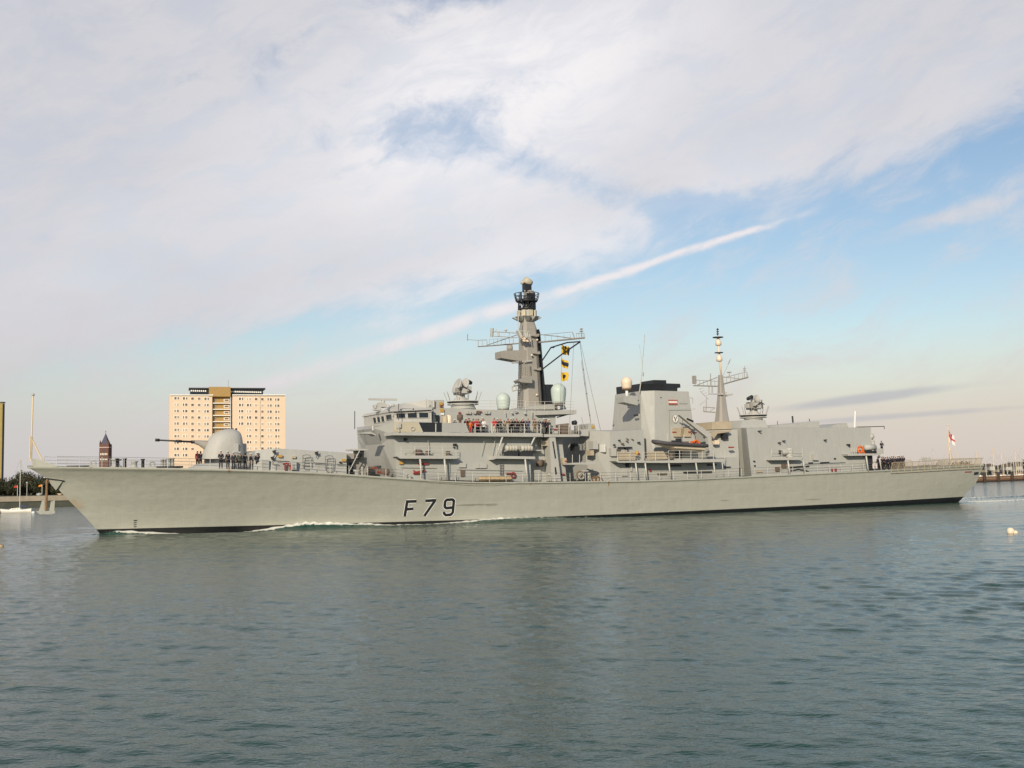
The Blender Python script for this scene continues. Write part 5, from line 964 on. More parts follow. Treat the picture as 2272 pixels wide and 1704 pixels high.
def pose_meshes(pose):
    el_, wr = ARMS[pose]; vs = [(0, 0, .94), (0, 0, 1.12), (0, 0, 1.34), (0, .01, 1.50), (0, -.01, 1.60), (0, -.015, 1.68), (0, -.01, 1.74), (0, -.115, 1.645)]
    rad = [(.15, .11), (.13, .10), (.16, .11), (.052, .052), (.068, .078), (.078, .095), (.05, .06), .012]; es = [(0, 1), (1, 2), (2, 3), (3, 4), (4, 5), (5, 6), (4, 7)]
    def add(p, r, par): vs.append(tuple(p)); rad.append(r); es.append((par, len(vs)-1)); return len(vs)-1
    for sd in (1, -1):
        m = lambda p: Vector((p[0]*sd, p[1], p[2]))
        a = add(m((.19, 0, 1.42)), .062, 2); a = add(m(el_), .044, a); w_ = add(m(wr), .028, a)
        d = (m(wr)-m(el_)).normalized(); pe = m(wr)+d*.08; pa = add(pe, (.036, .018), w_)
        sidev = d.cross(Vector((0, 0, 1)) if abs(d.z) < .8 else Vector((0, 1, 0))).normalized(); curl = Vector((0, 0, -1)) if abs(d.z) < .8 else Vector((0, -1, 0))
        for k, ln in enumerate((.07, .078, .073, .058)):
            o_ = sidev*(k-1.5)*.021; f1 = add(pe+o_+d*ln*.55, .0095, pa); add(pe+o_+d*ln*.85+curl*ln*.45, .008, f1)
        t1 = add(m(wr)+d*.035+sidev*.042, .011, w_); add(m(wr)+d*.075+sidev*.058, .009, t1)
        h = add(m((.10, 0, .88)), .088, 0); k_ = add(m((.11, -.02, .49)), .058, h); an_ = add(m((.115, .01, .09)), .040, k_); add(m((.13, -.15, .04)), (.042, .03), an_)
    body = skin(vs, es, rad, 0)
    def cloth_arms(vs, rad, es, base, r0, r1, r2):
        for sd in (1, -1):
            m = lambda p: (p[0]*sd, p[1], p[2]); e0 = Vector(el_); w0 = Vector(wr); w1 = e0.lerp(w0, .94)
            for p, r, par in ((m((.19, 0, 1.43)), r0, base), (m(el_), r1, None), (m(w1), r2, None)):
                vs.append(p); rad.append(r); es.append((base if par is not None else len(vs)-2, len(vs)-1))
    out_ = {'body': body}
    for kind, low in (('jacket', ((0, 0, .86), (.175, .135))), ('coat', ((0, .01, .58), (.20, .16)))):
        vs = [low[0], (0, 0, 1.0), (0, 0, 1.2), (0, 0, 1.38), (0, .01, 1.49)]; rad = [low[1], (.172, .13), (.165, .125), (.18, .125), (.068, .068)]; es = [(0, 1), (1, 2), (2, 3), (3, 4)]
        cloth_arms(vs, rad, es, 3, .078, .058, .047); out_[kind] = skin(vs, es, rad, 1)
    vs = [(0, 0, .99), (0, 0, .90)]; rad = [(.15, .115), (.155, .12)]; es = [(0, 1)]
    for sd in (1, -1):
        n0 = len(vs); vs += [(.10*sd, 0, .80), (.11*sd, -.02, .49), (.115*sd, .01, .11)]; rad += [.098, .075, .066]; es += [(1, n0), (n0, n0+1), (n0+1, n0+2)]
    out_['trousers'] = skin(vs, es, rad, 0); return out_
for p_ in ARMS: PM[p_] = pose_meshes(p_)
def mk(fn):
    mb = MB(); fn(mb); o = mb.build('tmp', M_white); me = o.data; bpy.data.objects.remove(o); me.materials.clear(); return me
ME_cap = mk(lambda mb: mb.lathe((0, -.01, 1.70), [(.092, 0), (.10, .035), (.15, .06), (.152, .10), (.08, .12), (0, .12)], 14))
ME_band = mk(lambda mb: (mb.lathe((0, -.01, 1.695), [(.094, 0), (.099, .035)], 14), mb.box((-.06, -.16, 1.69), (.06, -.09, 1.705))))
ME_hair = mk(lambda mb: mb.lathe((0, .012, 1.66), [(.07, -.07), (.093, -.03), (.097, .03), (.085, .08), (.05, .115), (0, .125)], 12))
ME_shoe = mk(lambda mb: [mb.loft([[Vector((sd*.125+r*.9*math.cos(q_), -.07+r*2.9*math.sin(q_), z)) for q_ in (2*math.pi*i/12 for i in range(12))] for r, z in ((.05, 0), (.054, .03), (.035, .09), (.03, .12))], 0, True) for sd in (1, -1)])
ME_eyes = mk(lambda mb: [mb.box((sd*.032-.012, -.107, 1.662), (sd*.032+.012, -.09, 1.672)) for sd in (1, -1)]+[mb.box((-.022, -.103, 1.612), (.022, -.085, 1.617))])
M_skin = mat('skin', (.45, .25, .17), .55, var=.06); SK = {}
PMAT = {}
def cm(c):
    if c not in PMAT:
        PMAT[c] = mat('cloth_'+c, {'navy': (.018, .02, .032), 'black': (.012, .012, .015), 'red': (.55, .02, .03), 'darkred': (.22, .02, .025), 'orange': (.8, .16, .02), 'white': (.75, .75, .73), 'beige': (.55, .45, .30), 'brown': (.13, .075, .035),
               'green': (.045, .06, .045), 'grey': (.12, .12, .12), 'blue': (.035, .045, .10), 'darkhair': (.02, .013, .01), 'fair': (.30, .18, .08), 'greyhair': (.45, .44, .42), 'khaki': (.25, .22, .14)}[c], .8, var=.15, scale=6)
    return PMAT[c]
def person(M_, pose, jk, top, legs, head, label, group, sc_=1.):
    sc_ *= 1.03
    r = empty('person', label, 'person', group, M_ @ Matrix.Scale(sc_, 4))
    def part(nm, me, m_):
        o = bpy.data.objects.new(nm, me); col.objects.link(o); o.parent = r
        if not me.materials: me.materials.append(None)
        o.material_slots[0].link = 'OBJECT'; o.material_slots[0].material = m_
    P_ = PM[pose]; part('body', P_['body'], M_skin); part('jacket' if jk == 'jacket' else 'coat', P_[jk], cm(top)); part('trousers', P_['trousers'], cm(legs)); part('shoes', ME_shoe, cm('black')); part('face_features', ME_eyes, cm('darkhair'))
    if head == 'cap': part('cap', ME_cap, cm('white')); part('cap_band', ME_band, cm('black'))
    elif head == 'beret': part('cap', ME_cap, cm('navy'))
    else: part('hair', ME_hair, cm(head))
def deckat(u, t):    # point on the weather deck under a photo column
    s = L(u, 1040, t).x
    for _ in range(12):
        z = DZ(s)+.08
        # find v giving this height in plane t
        v = 1040
        for _ in range(6): v -= (z-L(u, v, t).z)*FPX/((MS@L(u, v, t)).y)
        s = L(u, v, t).x
    return Vector((s, -t, z))
ordn = ['first', 'second', 'third', 'fourth', 'fifth', 'sixth', 'seventh', 'eighth', 'ninth', 'tenth', 'eleventh', 'twelfth', 'thirteenth', 'fourteenth']
G1 = 'sailors lined up on the foredeck'
for i, (u, pose, t, rz, s_) in enumerate(((490, 'folded', 5.3, -.2, 1.03), (505.5, 'down', 5.2, .3, 1.02), (518.5, 'down', 4.9, -.6, .99), (531.7, 'back', 5.1, .1, 1.0), (544, 'down', 4.2, 2.7, .98), (557, 'down', 4.9, .7, .95), (570.8, 'back', 5.1, .2, 1.02))):
    person(onship(deckat(u, t), rz), pose, 'coat' if i % 3 else 'jacket', 'navy' if i != 3 else 'green', 'black', 'cap' if i != 4 else 'darkhair', f'{"bareheaded" if i == 4 else "white capped"} sailor in dark coat, {ordn[i]} of the seven beside the gun turret', G1, s_)
for i, (u, t) in enumerate(((438, -2.6), (445, -2.2))):
    p = L(u, 1024, t); p.z = DZ(p.x)+.35; person(onship(p, .4), 'down', 'jacket', 'navy' if i else 'darkred', 'black', 'darkhair', f'person in {"dark jacket" if i else "dark red jacket"} standing just ahead of the gun turret', 'people ahead of the gun turret', .97)
G2 = 'people at the bridge deck rail'
zw = L(1100, 962, 7.9).z
BP = [(1009.5, 6.3, 'cap', 'jacket', 'navy', 'black', 'cap', .92, 'down', 'white capped sailor low behind the grey bulwark'),
 (1034, 6.6, '', 'jacket', 'darkred', 'black', 'cap', 1, 'down', 'white capped person in dark red jacket at the forward end of the deck rail'),
 (1041, 7.4, '', 'coat', 'black', 'beige', 'darkhair', 1, 'rail', 'dark haired person in long black coat second in line along the deck rail'),
 (1044, 7.7, '', 'jacket', 'orange', 'red', 'darkhair', .82, 'rail', 'short person in orange jacket and red trousers at the rail corner'),
 (1051, 6.8, '', 'jacket', 'darkred', 'black', 'darkhair', .97, 'down', 'person in dark red jacket just aft of the orange jacket'),
 (1057, 7.2, '', 'jacket', 'red', 'navy', 'fair', .97, 'rail', 'fair haired person in red top between dark red and black coats'),
 (1062, 6.7, '', 'jacket', 'darkred', 'black', 'darkhair', .97, 'down', 'dark haired person in dark red top left of the white jacket'),
 (1071, 6.6, '', 'coat', 'navy', 'black', 'cap', 1.02, 'down', 'white capped person in navy coat standing behind the white jacket'),
 (1074, 7.5, '', 'jacket', 'white', 'black', 'fair', .94, 'folded', 'fair haired person in a white jacket at the rail'),
 (1097.5, 7.6, '', 'jacket', 'red', 'beige', 'darkhair', .98, 'folded', 'person in bright red jacket and beige trousers at the rail'),
 (1104.5, 6.8, '', 'jacket', 'navy', 'black', 'cap', 1.0, 'down', 'white capped sailor behind the bright red jacket'),
 (1111, 7.5, '', 'coat', 'green', 'green', 'fair', .96, 'rail', 'fair haired person in dark green coat at the rail'),
 (1120, 7.3, '', 'coat', 'khaki', 'grey', 'darkhair', .84, 'down', 'short person in khaki coat beside the dark green coat'),
 (1128, 7.4, '', 'coat', 'brown', 'black', 'darkhair', .98, 'rail', 'person in dark brown coat near the middle of the rail'),
 (1134.5, 6.8, '', 'jacket', 'black', 'black', 'cap', 1.0, 'down', 'white capped officer just aft of the dark brown coat'),
 (1139.5, 6.6, '', 'jacket', 'navy', 'black', 'cap', 1.03, 'down', 'tallest white capped officer in the middle of the rail group'),
 (1147, 7.3, '', 'coat', 'black', 'black', 'darkhair', .97, 'rail', 'dark haired person in black coat between capped officers'),
 (1152.5, 6.9, '', 'jacket', 'navy', 'grey', 'greyhair', .95, 'down', 'grey haired person in navy jacket'),
 (1160, 7.3, '', 'jacket', 'black', 'black', 'cap', 1.0, 'folded', 'white capped officer in black standing left of the navy suit'),
 (1166, 6.8, '', 'jacket', 'navy', 'black', 'greyhair', .95, 'down', 'grey haired person half hidden left of the blue suit'),
 (1172.5, 7.4, '', 'jacket', 'blue', 'blue', 'fair', 1.0, 'rail', 'fair haired person in blue suit at the rail'),
 (1187, 7.4, '', 'coat', 'brown', 'brown', 'darkhair', .98, 'down', 'person in long brown coat near the aft end of the rail'),
 (1197.5, 6.6, '', 'jacket', 'black', 'black', 'cap', .97, 'folded', 'white capped sailor just aft of the long brown coat'),
 (1207.5, 6.2, '', 'jacket', 'navy', 'grey', 'cap', 1.0, 'down', 'white capped sailor with grey trousers on the aft walkway'),
 (1212.5, 5.7, '', 'jacket', 'grey', 'black', 'darkhair', 1.0, 'down', 'dark haired person in grey jacket on the aft walkway'),
 (1218.5, 6.3, '', 'jacket', 'navy', 'black', 'cap', .93, 'folded', 'aftmost white capped sailor on the walkway behind the bridge')]
for u, t, _, jk, tp_, lg, hd, s_, pose, lab in BP:
    p = L(u, 962, t); p.z = zw+.02; person(onship(p, random.uniform(-.5, .5)), pose, jk, tp_, lg, hd, lab, G2, s_)
G3 = 'sailors lined up at the front of the flight deck'
for i in range(14):
    u = 1949+i*4.35+random.uniform(-.8, .8); t = (6.9, 6.4, 6.9, 5.9)[i % 4]-(.0 if i < 4 else .3); hd = ('cap', 'cap', 'darkhair')[i % 3]
    lab = f'{"white capped" if hd == "cap" else "bareheaded"} sailor in dark uniform, {ordn[i]} from the hangar in the flight deck line'
    person(onship(deckat(u, t), random.uniform(-.3, .4)), ('down', 'back', 'folded')[i % 3], 'jacket' if i != 1 else 'coat', 'navy' if i != 1 else 'beige', 'black' if i != 1 else 'navy', hd, lab, G3, random.uniform(.96, 1.02))
p = L(1957, 1006, 6.6); person(onship(p, -.4), 'rail', 'jacket', 'navy', 'black', 'darkhair', 'person in dark jacket alone on the platform at the hangar corner', None, .98)
# ------------------------------------------------------------------ background, port side of the harbour
def bx(name, m_, parent, a, b, **k): mb = MB(); mb.box(a, b); return mb.build(name, m_, parent, **k)
M_peach = mat('peach_render', (.78, .61, .44), .8, var=.03, scale=.3); M_pink = mat('shaded_side_render', (.62, .50, .46), .8, var=.04, scale=.3); M_ochre = mat('ochre_panels', (.42, .27, .10), .8, var=.1, scale=.4)
M_slab = mat('mosaic_wall', (.33, .26, .09), .8, var=.2, scale=.5); M_brick = mat('red_brick', (.16, .08, .06), .85, var=.2, scale=1.2); M_slate_shade = mat('slate_roof_and_shade', (.075, .075, .11), .7, var=.2, scale=1.)
M_wht2 = mat('window_frame_paint', (.85, .82, .74), .5, var=.03); M_pn = mat('window_pane', (.16, .11, .075), .3, spec=.5, var=.3, scale=.35)
YB = 520.
def ptb(u, v, y=YB): return W(u, v, y)
def bface(name, u0, v0, u1, v1, y0, y1, m_, parent, **k):
    a = ptb(u0, (v0+v1)/2, y0); b = ptb(u1, (v0+v1)/2, y0); zt = ptb((u0+u1)/2, v0, y0).z; zb = ptb((u0+u1)/2, v1, y0).z
    return bx(name, m_, parent, (a.x, y0, zb), (b.x, y1, zt), **k)
og = ptb(500, 1100); og.z = 2.5; tb_ = empty('tower_block', 'tall peach apartment tower with brown centre and glazed roof storey behind the gun turret', 'apartment block', M=Matrix.Translation((og.x, og.y, 0)) @ Matrix.Rotation(R(17), 4, 'Z') @ Matrix.Diagonal((.99, 1, 1, 1)) @ Matrix.Translation((-og.x, -og.y, 0)))
def zb_(u): return 2.5
def wallb(name, u0, u1, v0, y0, y1, m_, parent=tb_):
    a = ptb(u0, 950, y0); b = ptb(u1, 950, y0); zt = ptb((u0+u1)/2, v0, y0).z; return bx(name, m_, parent, (a.x, y0, 2.5), (b.x, y1, zt))
wl_ = wallb('wall', 379.5, 471.5, 880, YB, YB+14, M_peach); wr_ = wallb('wall', 513.5, 630, 877.5, YB-1.5, YB+14, M_peach); wallb('side_wall', 378.4, 379.45, 881, YB+.05, YB+14, M_pink)  # side wall's shade is put into its greyer pink colour
wc = wallb('centre_wall', 471.6, 513.4, 880, YB+2.0, YB+13, M_ochre); wallb('end_wall', 630.1, 631.6, 879, YB+.3, YB+13, M_brown)  # right end wall's shade is put into its dark brown
mb = MB(); 
for u0, u1, v in ((379, 472, 879), (513, 630.5, 876.5)):
    a = ptb(u0, v, YB-1.5); b = ptb(u1, v, YB-1.5); mb.box((a.x, YB-2 if u0 > 500 else YB-.5, a.z-.15), (b.x, YB+14.2, a.z+.35))
mb.build('parapet', M_wht2, tb_)
rs = bface('roof_storey', 428.5, 864, 587, 877.5, YB+3, YB+11, M_glass, tb_); mb = MB()
a = ptb(424.5, 863.5, YB+2.2); b = ptb(591, 863.5, YB+2.2); mb.box((a.x, YB+2.2, a.z-.3), (b.x, YB+12, a.z+.35)); mb.build('roof_edge', M_dark, rs)
mb = MB()
for i in range(36):
    u = 431+i*4.3
    if 462 < u < 514: continue
    p = ptb(u, 868.5, YB+2.9); mb.box((p.x-.32, YB+2.85, p.z-.35), (p.x+.3, YB+2.95, p.z+.35))
[p_.build('roof_window', M_wht2, rs) for p_ in mb.pieces()]; bface('plant_room', 464.5, 858.5, 511, 880, YB-.2, YB+8, M_ochre, tb_)
a = ptb(506.5, 859, YB); mb = MB(); mb.tube([a, a+Vector((0, 0, 3.4))], .05, 4); mb.build('roof_aerial', M_dark, tb_)
# balconies in the centre strip
for k in range(7):
    v = 892.5+k*13.65; a = ptb(472, v-9.5, YB); b = ptb(511, v-9.5, YB); mb = MB(); z = ptb(490, v+2, YB).z
    mb.box((a.x, YB+.6, z-.2), (b.x, YB+2.0, z+.22)); bal = mb.build('balcony', M_wht2, tb_)
    for u0, u1 in ((474, 480.5), (497, 509)):
        p0 = ptb(u0, v-7.8, YB); p1 = ptb(u1, v-2.5, YB); mb = MB(); mb.box((p0.x, YB+1.85, p1.z), (p1.x, YB+1.97, p0.z)); f = mb.build('balcony_window', M_wht2 if u0 > 490 else M_mast, bal)
        mb = MB(); mb.box((p0.x+.35, YB+1.8, p1.z+.25), (p1.x-.35, YB+1.86, p0.z-.25)); mb.build('pane', M_pn, f)
def mkwin(double):
    mb = MB(); wd = 1.25 if double else .8; mb.box((-wd, -.06, -.8), (wd, .0, .75)); fm = mb; pn = MB()
    if double: pn.box((-1.0, -.10, -.6), (-.4, -.055, .55)); pn.box((.05, -.10, -.6), (1.0, -.055, .55))
    else: pn.box((-.58, -.10, -.6), (.58, -.055, .52))
    o = fm.build('window', M_wht2); p_ = pn.build('pane', M_pn); r = (o.data, p_.data); bpy.data.objects.remove(o); bpy.data.objects.remove(p_); return r
WD, WS = mkwin(True), mkwin(False)
M_pn3 = mat('curtained_pane', (.27, .20, .14), .4, var=.2)
M_pn2 = mat('blind_pane', (.55, .42, .30), .5, var=.1)
def win(u, v, y, dbl):
    p = ptb(u, v, y); o = bpy.data.objects.new('window', (WD if dbl else WS)[0]); col.objects.link(o); o.parent = tb_; o.location = (p.x, y-.01, p.z)
    q_ = bpy.data.objects.new('pane', (WD if dbl else WS)[1]); col.objects.link(q_); q_.parent = o
    r = random.random()
    if r > .6: q_.material_slots[0].link = 'OBJECT'; q_.material_slots[0].material = M_pn3
    if r < .22: q_.material_slots[0].link = 'OBJECT'; q_.material_slots[0].material = M_pn2
    if random.random() < .5 and dbl: o.scale = (-1, 1, 1)
for k in range(10):
    for u, d in ((395.5, 1), (413.5, 1), (429.3, 0), (443.3, 0), (459.5, 1)):
        if k == 9 and u > 425: continue
        if k >= 7 and u > 440: continue
        win(u, 885.6+k*13.85, YB, d)
for k in range(9):
    for u, d in ((532, 1), (549.5, 1), (565, 0), (579, 0), (595, 1), (612, 1)):
        if k >= 5 and u < 540: continue
        win(u, 884+k*13.8, YB-1.5, d)
mb = MB(); a = ptb(574.5, 950, YB-1.5); mb.tube([(a.x, YB-1.6, 20), (a.x, YB-1.6, ptb(574, 880, YB).z)], .09, 4); mb.build('drainpipe', M_tan, tb_)
# second tower at the left edge
t2 = empty('tower_block', 'narrow yellow-brown edge of a high tower at the far left of the picture', 'apartment block', M=Matrix.Identity(4))
a = W(4.2, 990, 470); zt = W(4, 894, 470).z
bx('front_wall', M_slab, t2, (a.x-22, 470, 2.5), (a.x, 470.4, zt)); bx('end_wall', M_slate_shade, t2, (a.x-21.9, 470.41, 2.5), (a.x-.0, 472, zt-.2)); bx('parapet', M_dark, t2, (a.x-22.2, 469.9, zt), (a.x+.2, 472.2, zt+.5)); bx('rear_block', M_slab, t2, (a.x-21.8, 472.01, 2.5), (a.x-9, 484, zt-.3))  # end wall is painted purple-dark to carry its shade
mb = MB(); [mb.box((a.x-20+j*5, 469.9, zt-3-k*3.2), (a.x-17.6+j*5, 470.02, zt-1.6-k*3.2)) for j in range(4) for k in range(12)]; tag(mb.build('window_rows', M_pn, t2))
# brick campanile
YC = 560.; bt = empty('bell_tower', 'dark red brick church tower with a pointed spire behind the foredeck rail', 'church tower', M=Matrix.Identity(4))
def pc(u, v): return W(u, v, YC)
a, b = pc(220.3, 990), pc(240.8, 990); wz = pc(230, 985.5).z; cx_ = (a.x+b.x)/2; hw = (b.x-a.x)/2
bx('wall', M_brick, bt, (cx_-hw, YC, 2.5), (cx_+hw, YC+2*hw, wz))
mb = MB(); top = pc(230.2, 962).z; cxx, cyy = cx_, YC+hw
mb.loft([[Vector((cxx+r*x, cyy+r*y, z)) for x, y in ((-1, -1), (1, -1), (1, 1), (-1, 1))] for r, z in ((hw*.82, wz), (hw*.45, wz+(top-wz)*.45), (hw*.05, top))], 0, False); sp2 = mb.build('spire', M_slate_shade, bt)
mb = MB(); mb.tube([(cxx, cyy, top-.3), (cxx, cyy, top+1.6)], .09, 4); mb.tube([(cxx-.4, cyy, top+1.0), (cxx+.4, cyy, top+1.0)], .07, 4); mb.build('spire_cross', M_dark, sp2)
for sx in (-1, 1):
    mb = MB(); x = cxx+sx*hw*.86; mb.lathe((x, YC+.5, wz), [(.5, 0), (.5, .6), (0, 2.2)], 4); mb.build('pinnacle', M_brick, bt)
bx('string_course', M_pink, bt, (cx_-hw-.15, YC-.15, pc(230, 992.5).z-.2), (cx_+hw+.15, YC+2*hw, pc(230, 992.5).z+.15))
for v in (1007.5, 1019.5):
    for k in range(5): z = pc(230, v).z; x = cx_-hw*.66+k*hw*.33; mb = MB(); mb.box((x-.2, YC-.04, z-.5), (x+.2, YC+.02, z+.5)); mb.build('belfry_opening', M_wht2, bt)
mb = MB(); mb.box((cxx-.5, YC-.06, pc(230, 1000).z-.5), (cxx+.5, YC+.02, pc(230, 1000).z+.6)); mb.build('clock_face', M_slate_shade, bt)
# ground behind the quay, quay wall
M_ground = mat('rough_ground', (.10, .105, .06), .9, var=.4, scale=.02); M_quay = mat('quay_stone', (.30, .26, .20), .85, var=.25, scale=.6, bump=.5); M_quayd = mat('wet_quay_wall', (.055, .06, .045), .8, var=.4, scale=.5, bump=.6)
QL = [(-900, 250), (-300, 262), (-124, 269.5), (-107, 273), (-60, 290), (40, 420), (120, 540), (400, 700), (1500, 1400)]
mb = MB(); n = len(QL); mb.add([(x, y+.6, 2.45) for x, y in QL]+[(x*1.0, y+6000, 2.45) for x, y in QL], [(i, i+1, n+i+1, n+i) for i in range(n-1)]); mb.build('ground', M_ground, None, kind='structure')
qw = empty('quay_wall', 'low stone quay wall with dark wet foot along the left shore', 'quay wall', M=Matrix.Identity(4))
mb = MB(); mb.add([(x, y-.35, 1.35) for x, y in QL]+[(x, y-.35, 2.6) for x, y in QL]+[(x, y+.8, 2.6) for x, y in QL], [(i, i+1, n+i+1, n+i) for i in range(n-1)]+[(n+i, n+i+1, 2*n+i+1, 2*n+i) for i in range(n-1)]); mb.build('coping', M_quay, qw)
mb = MB(); mb.add([(x, y, -2) for x, y in QL]+[(x, y, 1.36) for x, y in QL]+[(x, y-.36, 1.36) for x, y in QL], [(i, i+1, n+i+1, n+i) for i in range(n-1)]+[(n+i, n+i+1, 2*n+i+1, 2*n+i) for i in range(n-1)]); mb.build('wall_foot', M_quayd, qw)
# trees on the left shore
def leafmat(nm, c): 
    m = mat(nm, c, .7, var=.5, scale=.35); return m
M_leaf = [leafmat('dark_leaves', (.035, .042, .018)), leafmat('olive_leaves', (.05, .045, .02))]; M_bark = mat('bark', (.09, .07, .05), .9, var=.2)
def tree(x, y, h, r, mi, lab):
    t = empty('tree', lab, 'tree', 'trees behind the left quay', Matrix.Translation((x, y, 2.4)))
    mb = MB(); mb.tube([(0, 0, 0), (.1, 0, h*.35), (0, .1, h*.7)], .28, 7, r2=.08)
    for k in range(6): q_ = k*1.05; mb.tube([(0, 0, h*(.25+.06*k)), (math.cos(q_)*r*.55, math.sin(q_)*r*.55, h*(.5+.06*k))], .10, 5, r2=.03)
    mb.build('trunk', M_bark, t)
    n_ = 2400; cl = []
    for k in range(18): a = rng.uniform(0, 6.28); b = rng.uniform(0, 1)**.6; cl.append((math.cos(a)*r*b*.75, math.sin(a)*r*b*.75, h*(.22+.62*rng.uniform(0, 1)), r*rng.uniform(.26, .45)))
    V = []; F_ = []
    for k in range(n_):
        c = cl[rng.integers(18)]; d = rng.normal(size=3); d /= np.linalg.norm(d); p = np.array(c[:3])+d*c[3]*rng.uniform(.55, 1.08); p[2] = max(p[2], .4)
        a1 = rng.normal(size=3); a1 /= np.linalg.norm(a1); a2 = np.cross(a1, d); s_ = rng.uniform(.12, .28); o_ = len(V)
        V += [tuple(p+a1*s_), tuple(p+a2*s_), tuple(p-a1*s_), tuple(p-a2*s_*.8)]; F_.append((o_, o_+1, o_+2, o_+3))
    me = bpy.data.meshes.new('crown'); me.from_pydata(V, [], F_); me.materials.append(M_leaf[mi]); o = bpy.data.objects.new('crown', me); col.objects.link(o); o.parent = t
pos = ['nearest the left edge', 'beside the left tower edge', 'just left of the yacht mast', 'straight behind the yacht mast', 'right of the yacht mast', 'behind the tall lamp post', 'left of the anchor', 'above the anchor', 'partly behind the bow', 'low beside the bow', 'hidden edge under the bow', 'last one behind the stem']
for i, (u, v, y, r) in enumerate(((-8, 1066, 300, 3.6), (14, 1066, 306, 3.4), (30, 1064, 298, 3.3), (46, 1058, 312, 3.6), (60, 1046, 318, 4.2), (77, 1050, 305, 3.8), (94, 1060, 300, 3.6), (110, 1068, 304, 3.4), (126, 1076, 298, 3.2), (142, 1084, 300, 3.), (158, 1086, 302, 3.), (172, 1090, 304, 3.))):
    p = W(u, v, y); tree(p.x, y, max(3.2, p.z-2.2), r, i % 2, f'{"olive" if i % 2 else "dark green"} bushy tree on the left shore, {pos[i]}')
# second row closes the gaps in the grove
hedge = MB(); V = []
for k in range(9000):
    x = rng.uniform(-150, -62); yy0 = 309+rng.uniform(-1.5, 3); z = 2.4+rng.uniform(0, 1)**.8*(3.6+.8*math.sin(x*.5)); s_ = rng.uniform(.2, .4); a1 = rng.normal(size=3); a1 /= np.linalg.norm(a1); a2 = np.cross(a1, rng.normal(size=3)); a2 /= np.linalg.norm(a2)
    V.append([(x+q_[0]*s_, yy0+q_[1]*s_, z+q_[2]*s_) for q_ in (a1, a2, -a1, -a2)])
for q_ in V: hedge.add(q_, [(0, 1, 2, 3)])
hedge.build('undergrowth', M_leaf[0], None, label='dense dark undergrowth between the trees on the left shore', cat='undergrowth', kind='stuff')
# flags, poles on the quay
M_flag = [mat('red_flag_cloth', (.50, .05, .03), .8), mat('orange_flag_cloth', (.75, .22, .02), .8)]
for u, vt, ub, fc, lab in ((39, 1077, 29.5, 0, 'grey pole flying a small orange and red flag left of the yacht mast'), (93.5, 1075, 86, 1, 'grey pole flying a small red flag just left of the anchor')):
    p = W(u, vt, 276); e = empty('flagpole', lab, 'flagpole', 'flagpoles on the left quay', Matrix.Translation((p.x, 276, 2.45))); h = p.z-2.45
    mb = MB(); mb.tube([(0, 0, 0), (0, 0, h)], .07, 6); mb.build('pole', M_post, e)
    mb = MB(); mb.add([(0, 0, h), (-.45, .1, h-.02), (-.95, .0, h-.25), (-.85, 0, h-.6), (-.4, .08, h-.5), (0, 0, h-.5)], [(0, 1, 2, 3, 4, 5)]); mb.add([(0, .02, h), (-.45, .12, h-.02), (-.95, .02, h-.25), (-.85, .02, h-.6), (-.4, .1, h-.5), (0, .02, h-.5)], [(5, 4, 3, 2, 1, 0)]); mb.build('flag', M_flag[fc], e)
p = W(60, 1072, 276); e = empty('lamp_post', 'slim grey lamp post in front of the trees on the left quay', 'lamp post', M=Matrix.Translation((p.x, 276, 2.45))); h = p.z-2.45
mb = MB(); mb.tube([(0, 0, 0), (0, 0, h)], .07, 6); mb.build('post', M_post, e); mb = MB(); mb.lathe((0, 0, h), [(.1, -.1), (.25, .1), (.2, .3), (0, .35)], 10); mb.build('lamp_head', M_light, e)
for u0, u1, vt, vb, lab, m_ in ((76, 89, 1094, 1103, 'small white covered dinghy stored on the left quay above the anchor flukes', M_light), (123, 135, 1099, 1106, 'small cream covered dinghy on the quay right of the anchor', M_cream), (137, 147, 1101, 1107, 'smallest cream covered dinghy on the quay, nearest the stem of the warship', M_cream)):
    a = W(u0, vb, 273.5 if u0 < 100 else 280); b = W(u1, vb, a.y); z0 = 2.45; hh = W(u0, vt, a.y).z-z0; w2 = (b.x-a.x)/2; e = empty('stored_boat', lab, 'dinghy', 'covered dinghies on the left quay', Matrix.Translation(((a.x+b.x)/2, a.y+1.2, z0)))
    mb = MB(); mb.loft([[Vector((w2*k*math.cos(q_), .7*k*math.sin(q_), z)) for q_ in (2*math.pi*i/14 for i in range(14))] for k, z in ((.7, .15), (1, .5))], 0, True); mb.build('hull', m_, e)
    mb = MB(); mb.loft([[Vector((w2*k*math.cos(q_)*1.02, .7*k*math.sin(q_), z)) for q_ in (2*math.pi*i/14 for i in range(14))] for k, z in ((1.02, .45), (.95, .6), (.55, hh*.9), (.1, hh))], 0, True); mb.build('cover', M_canvas if m_ == M_cream else M_light, e)
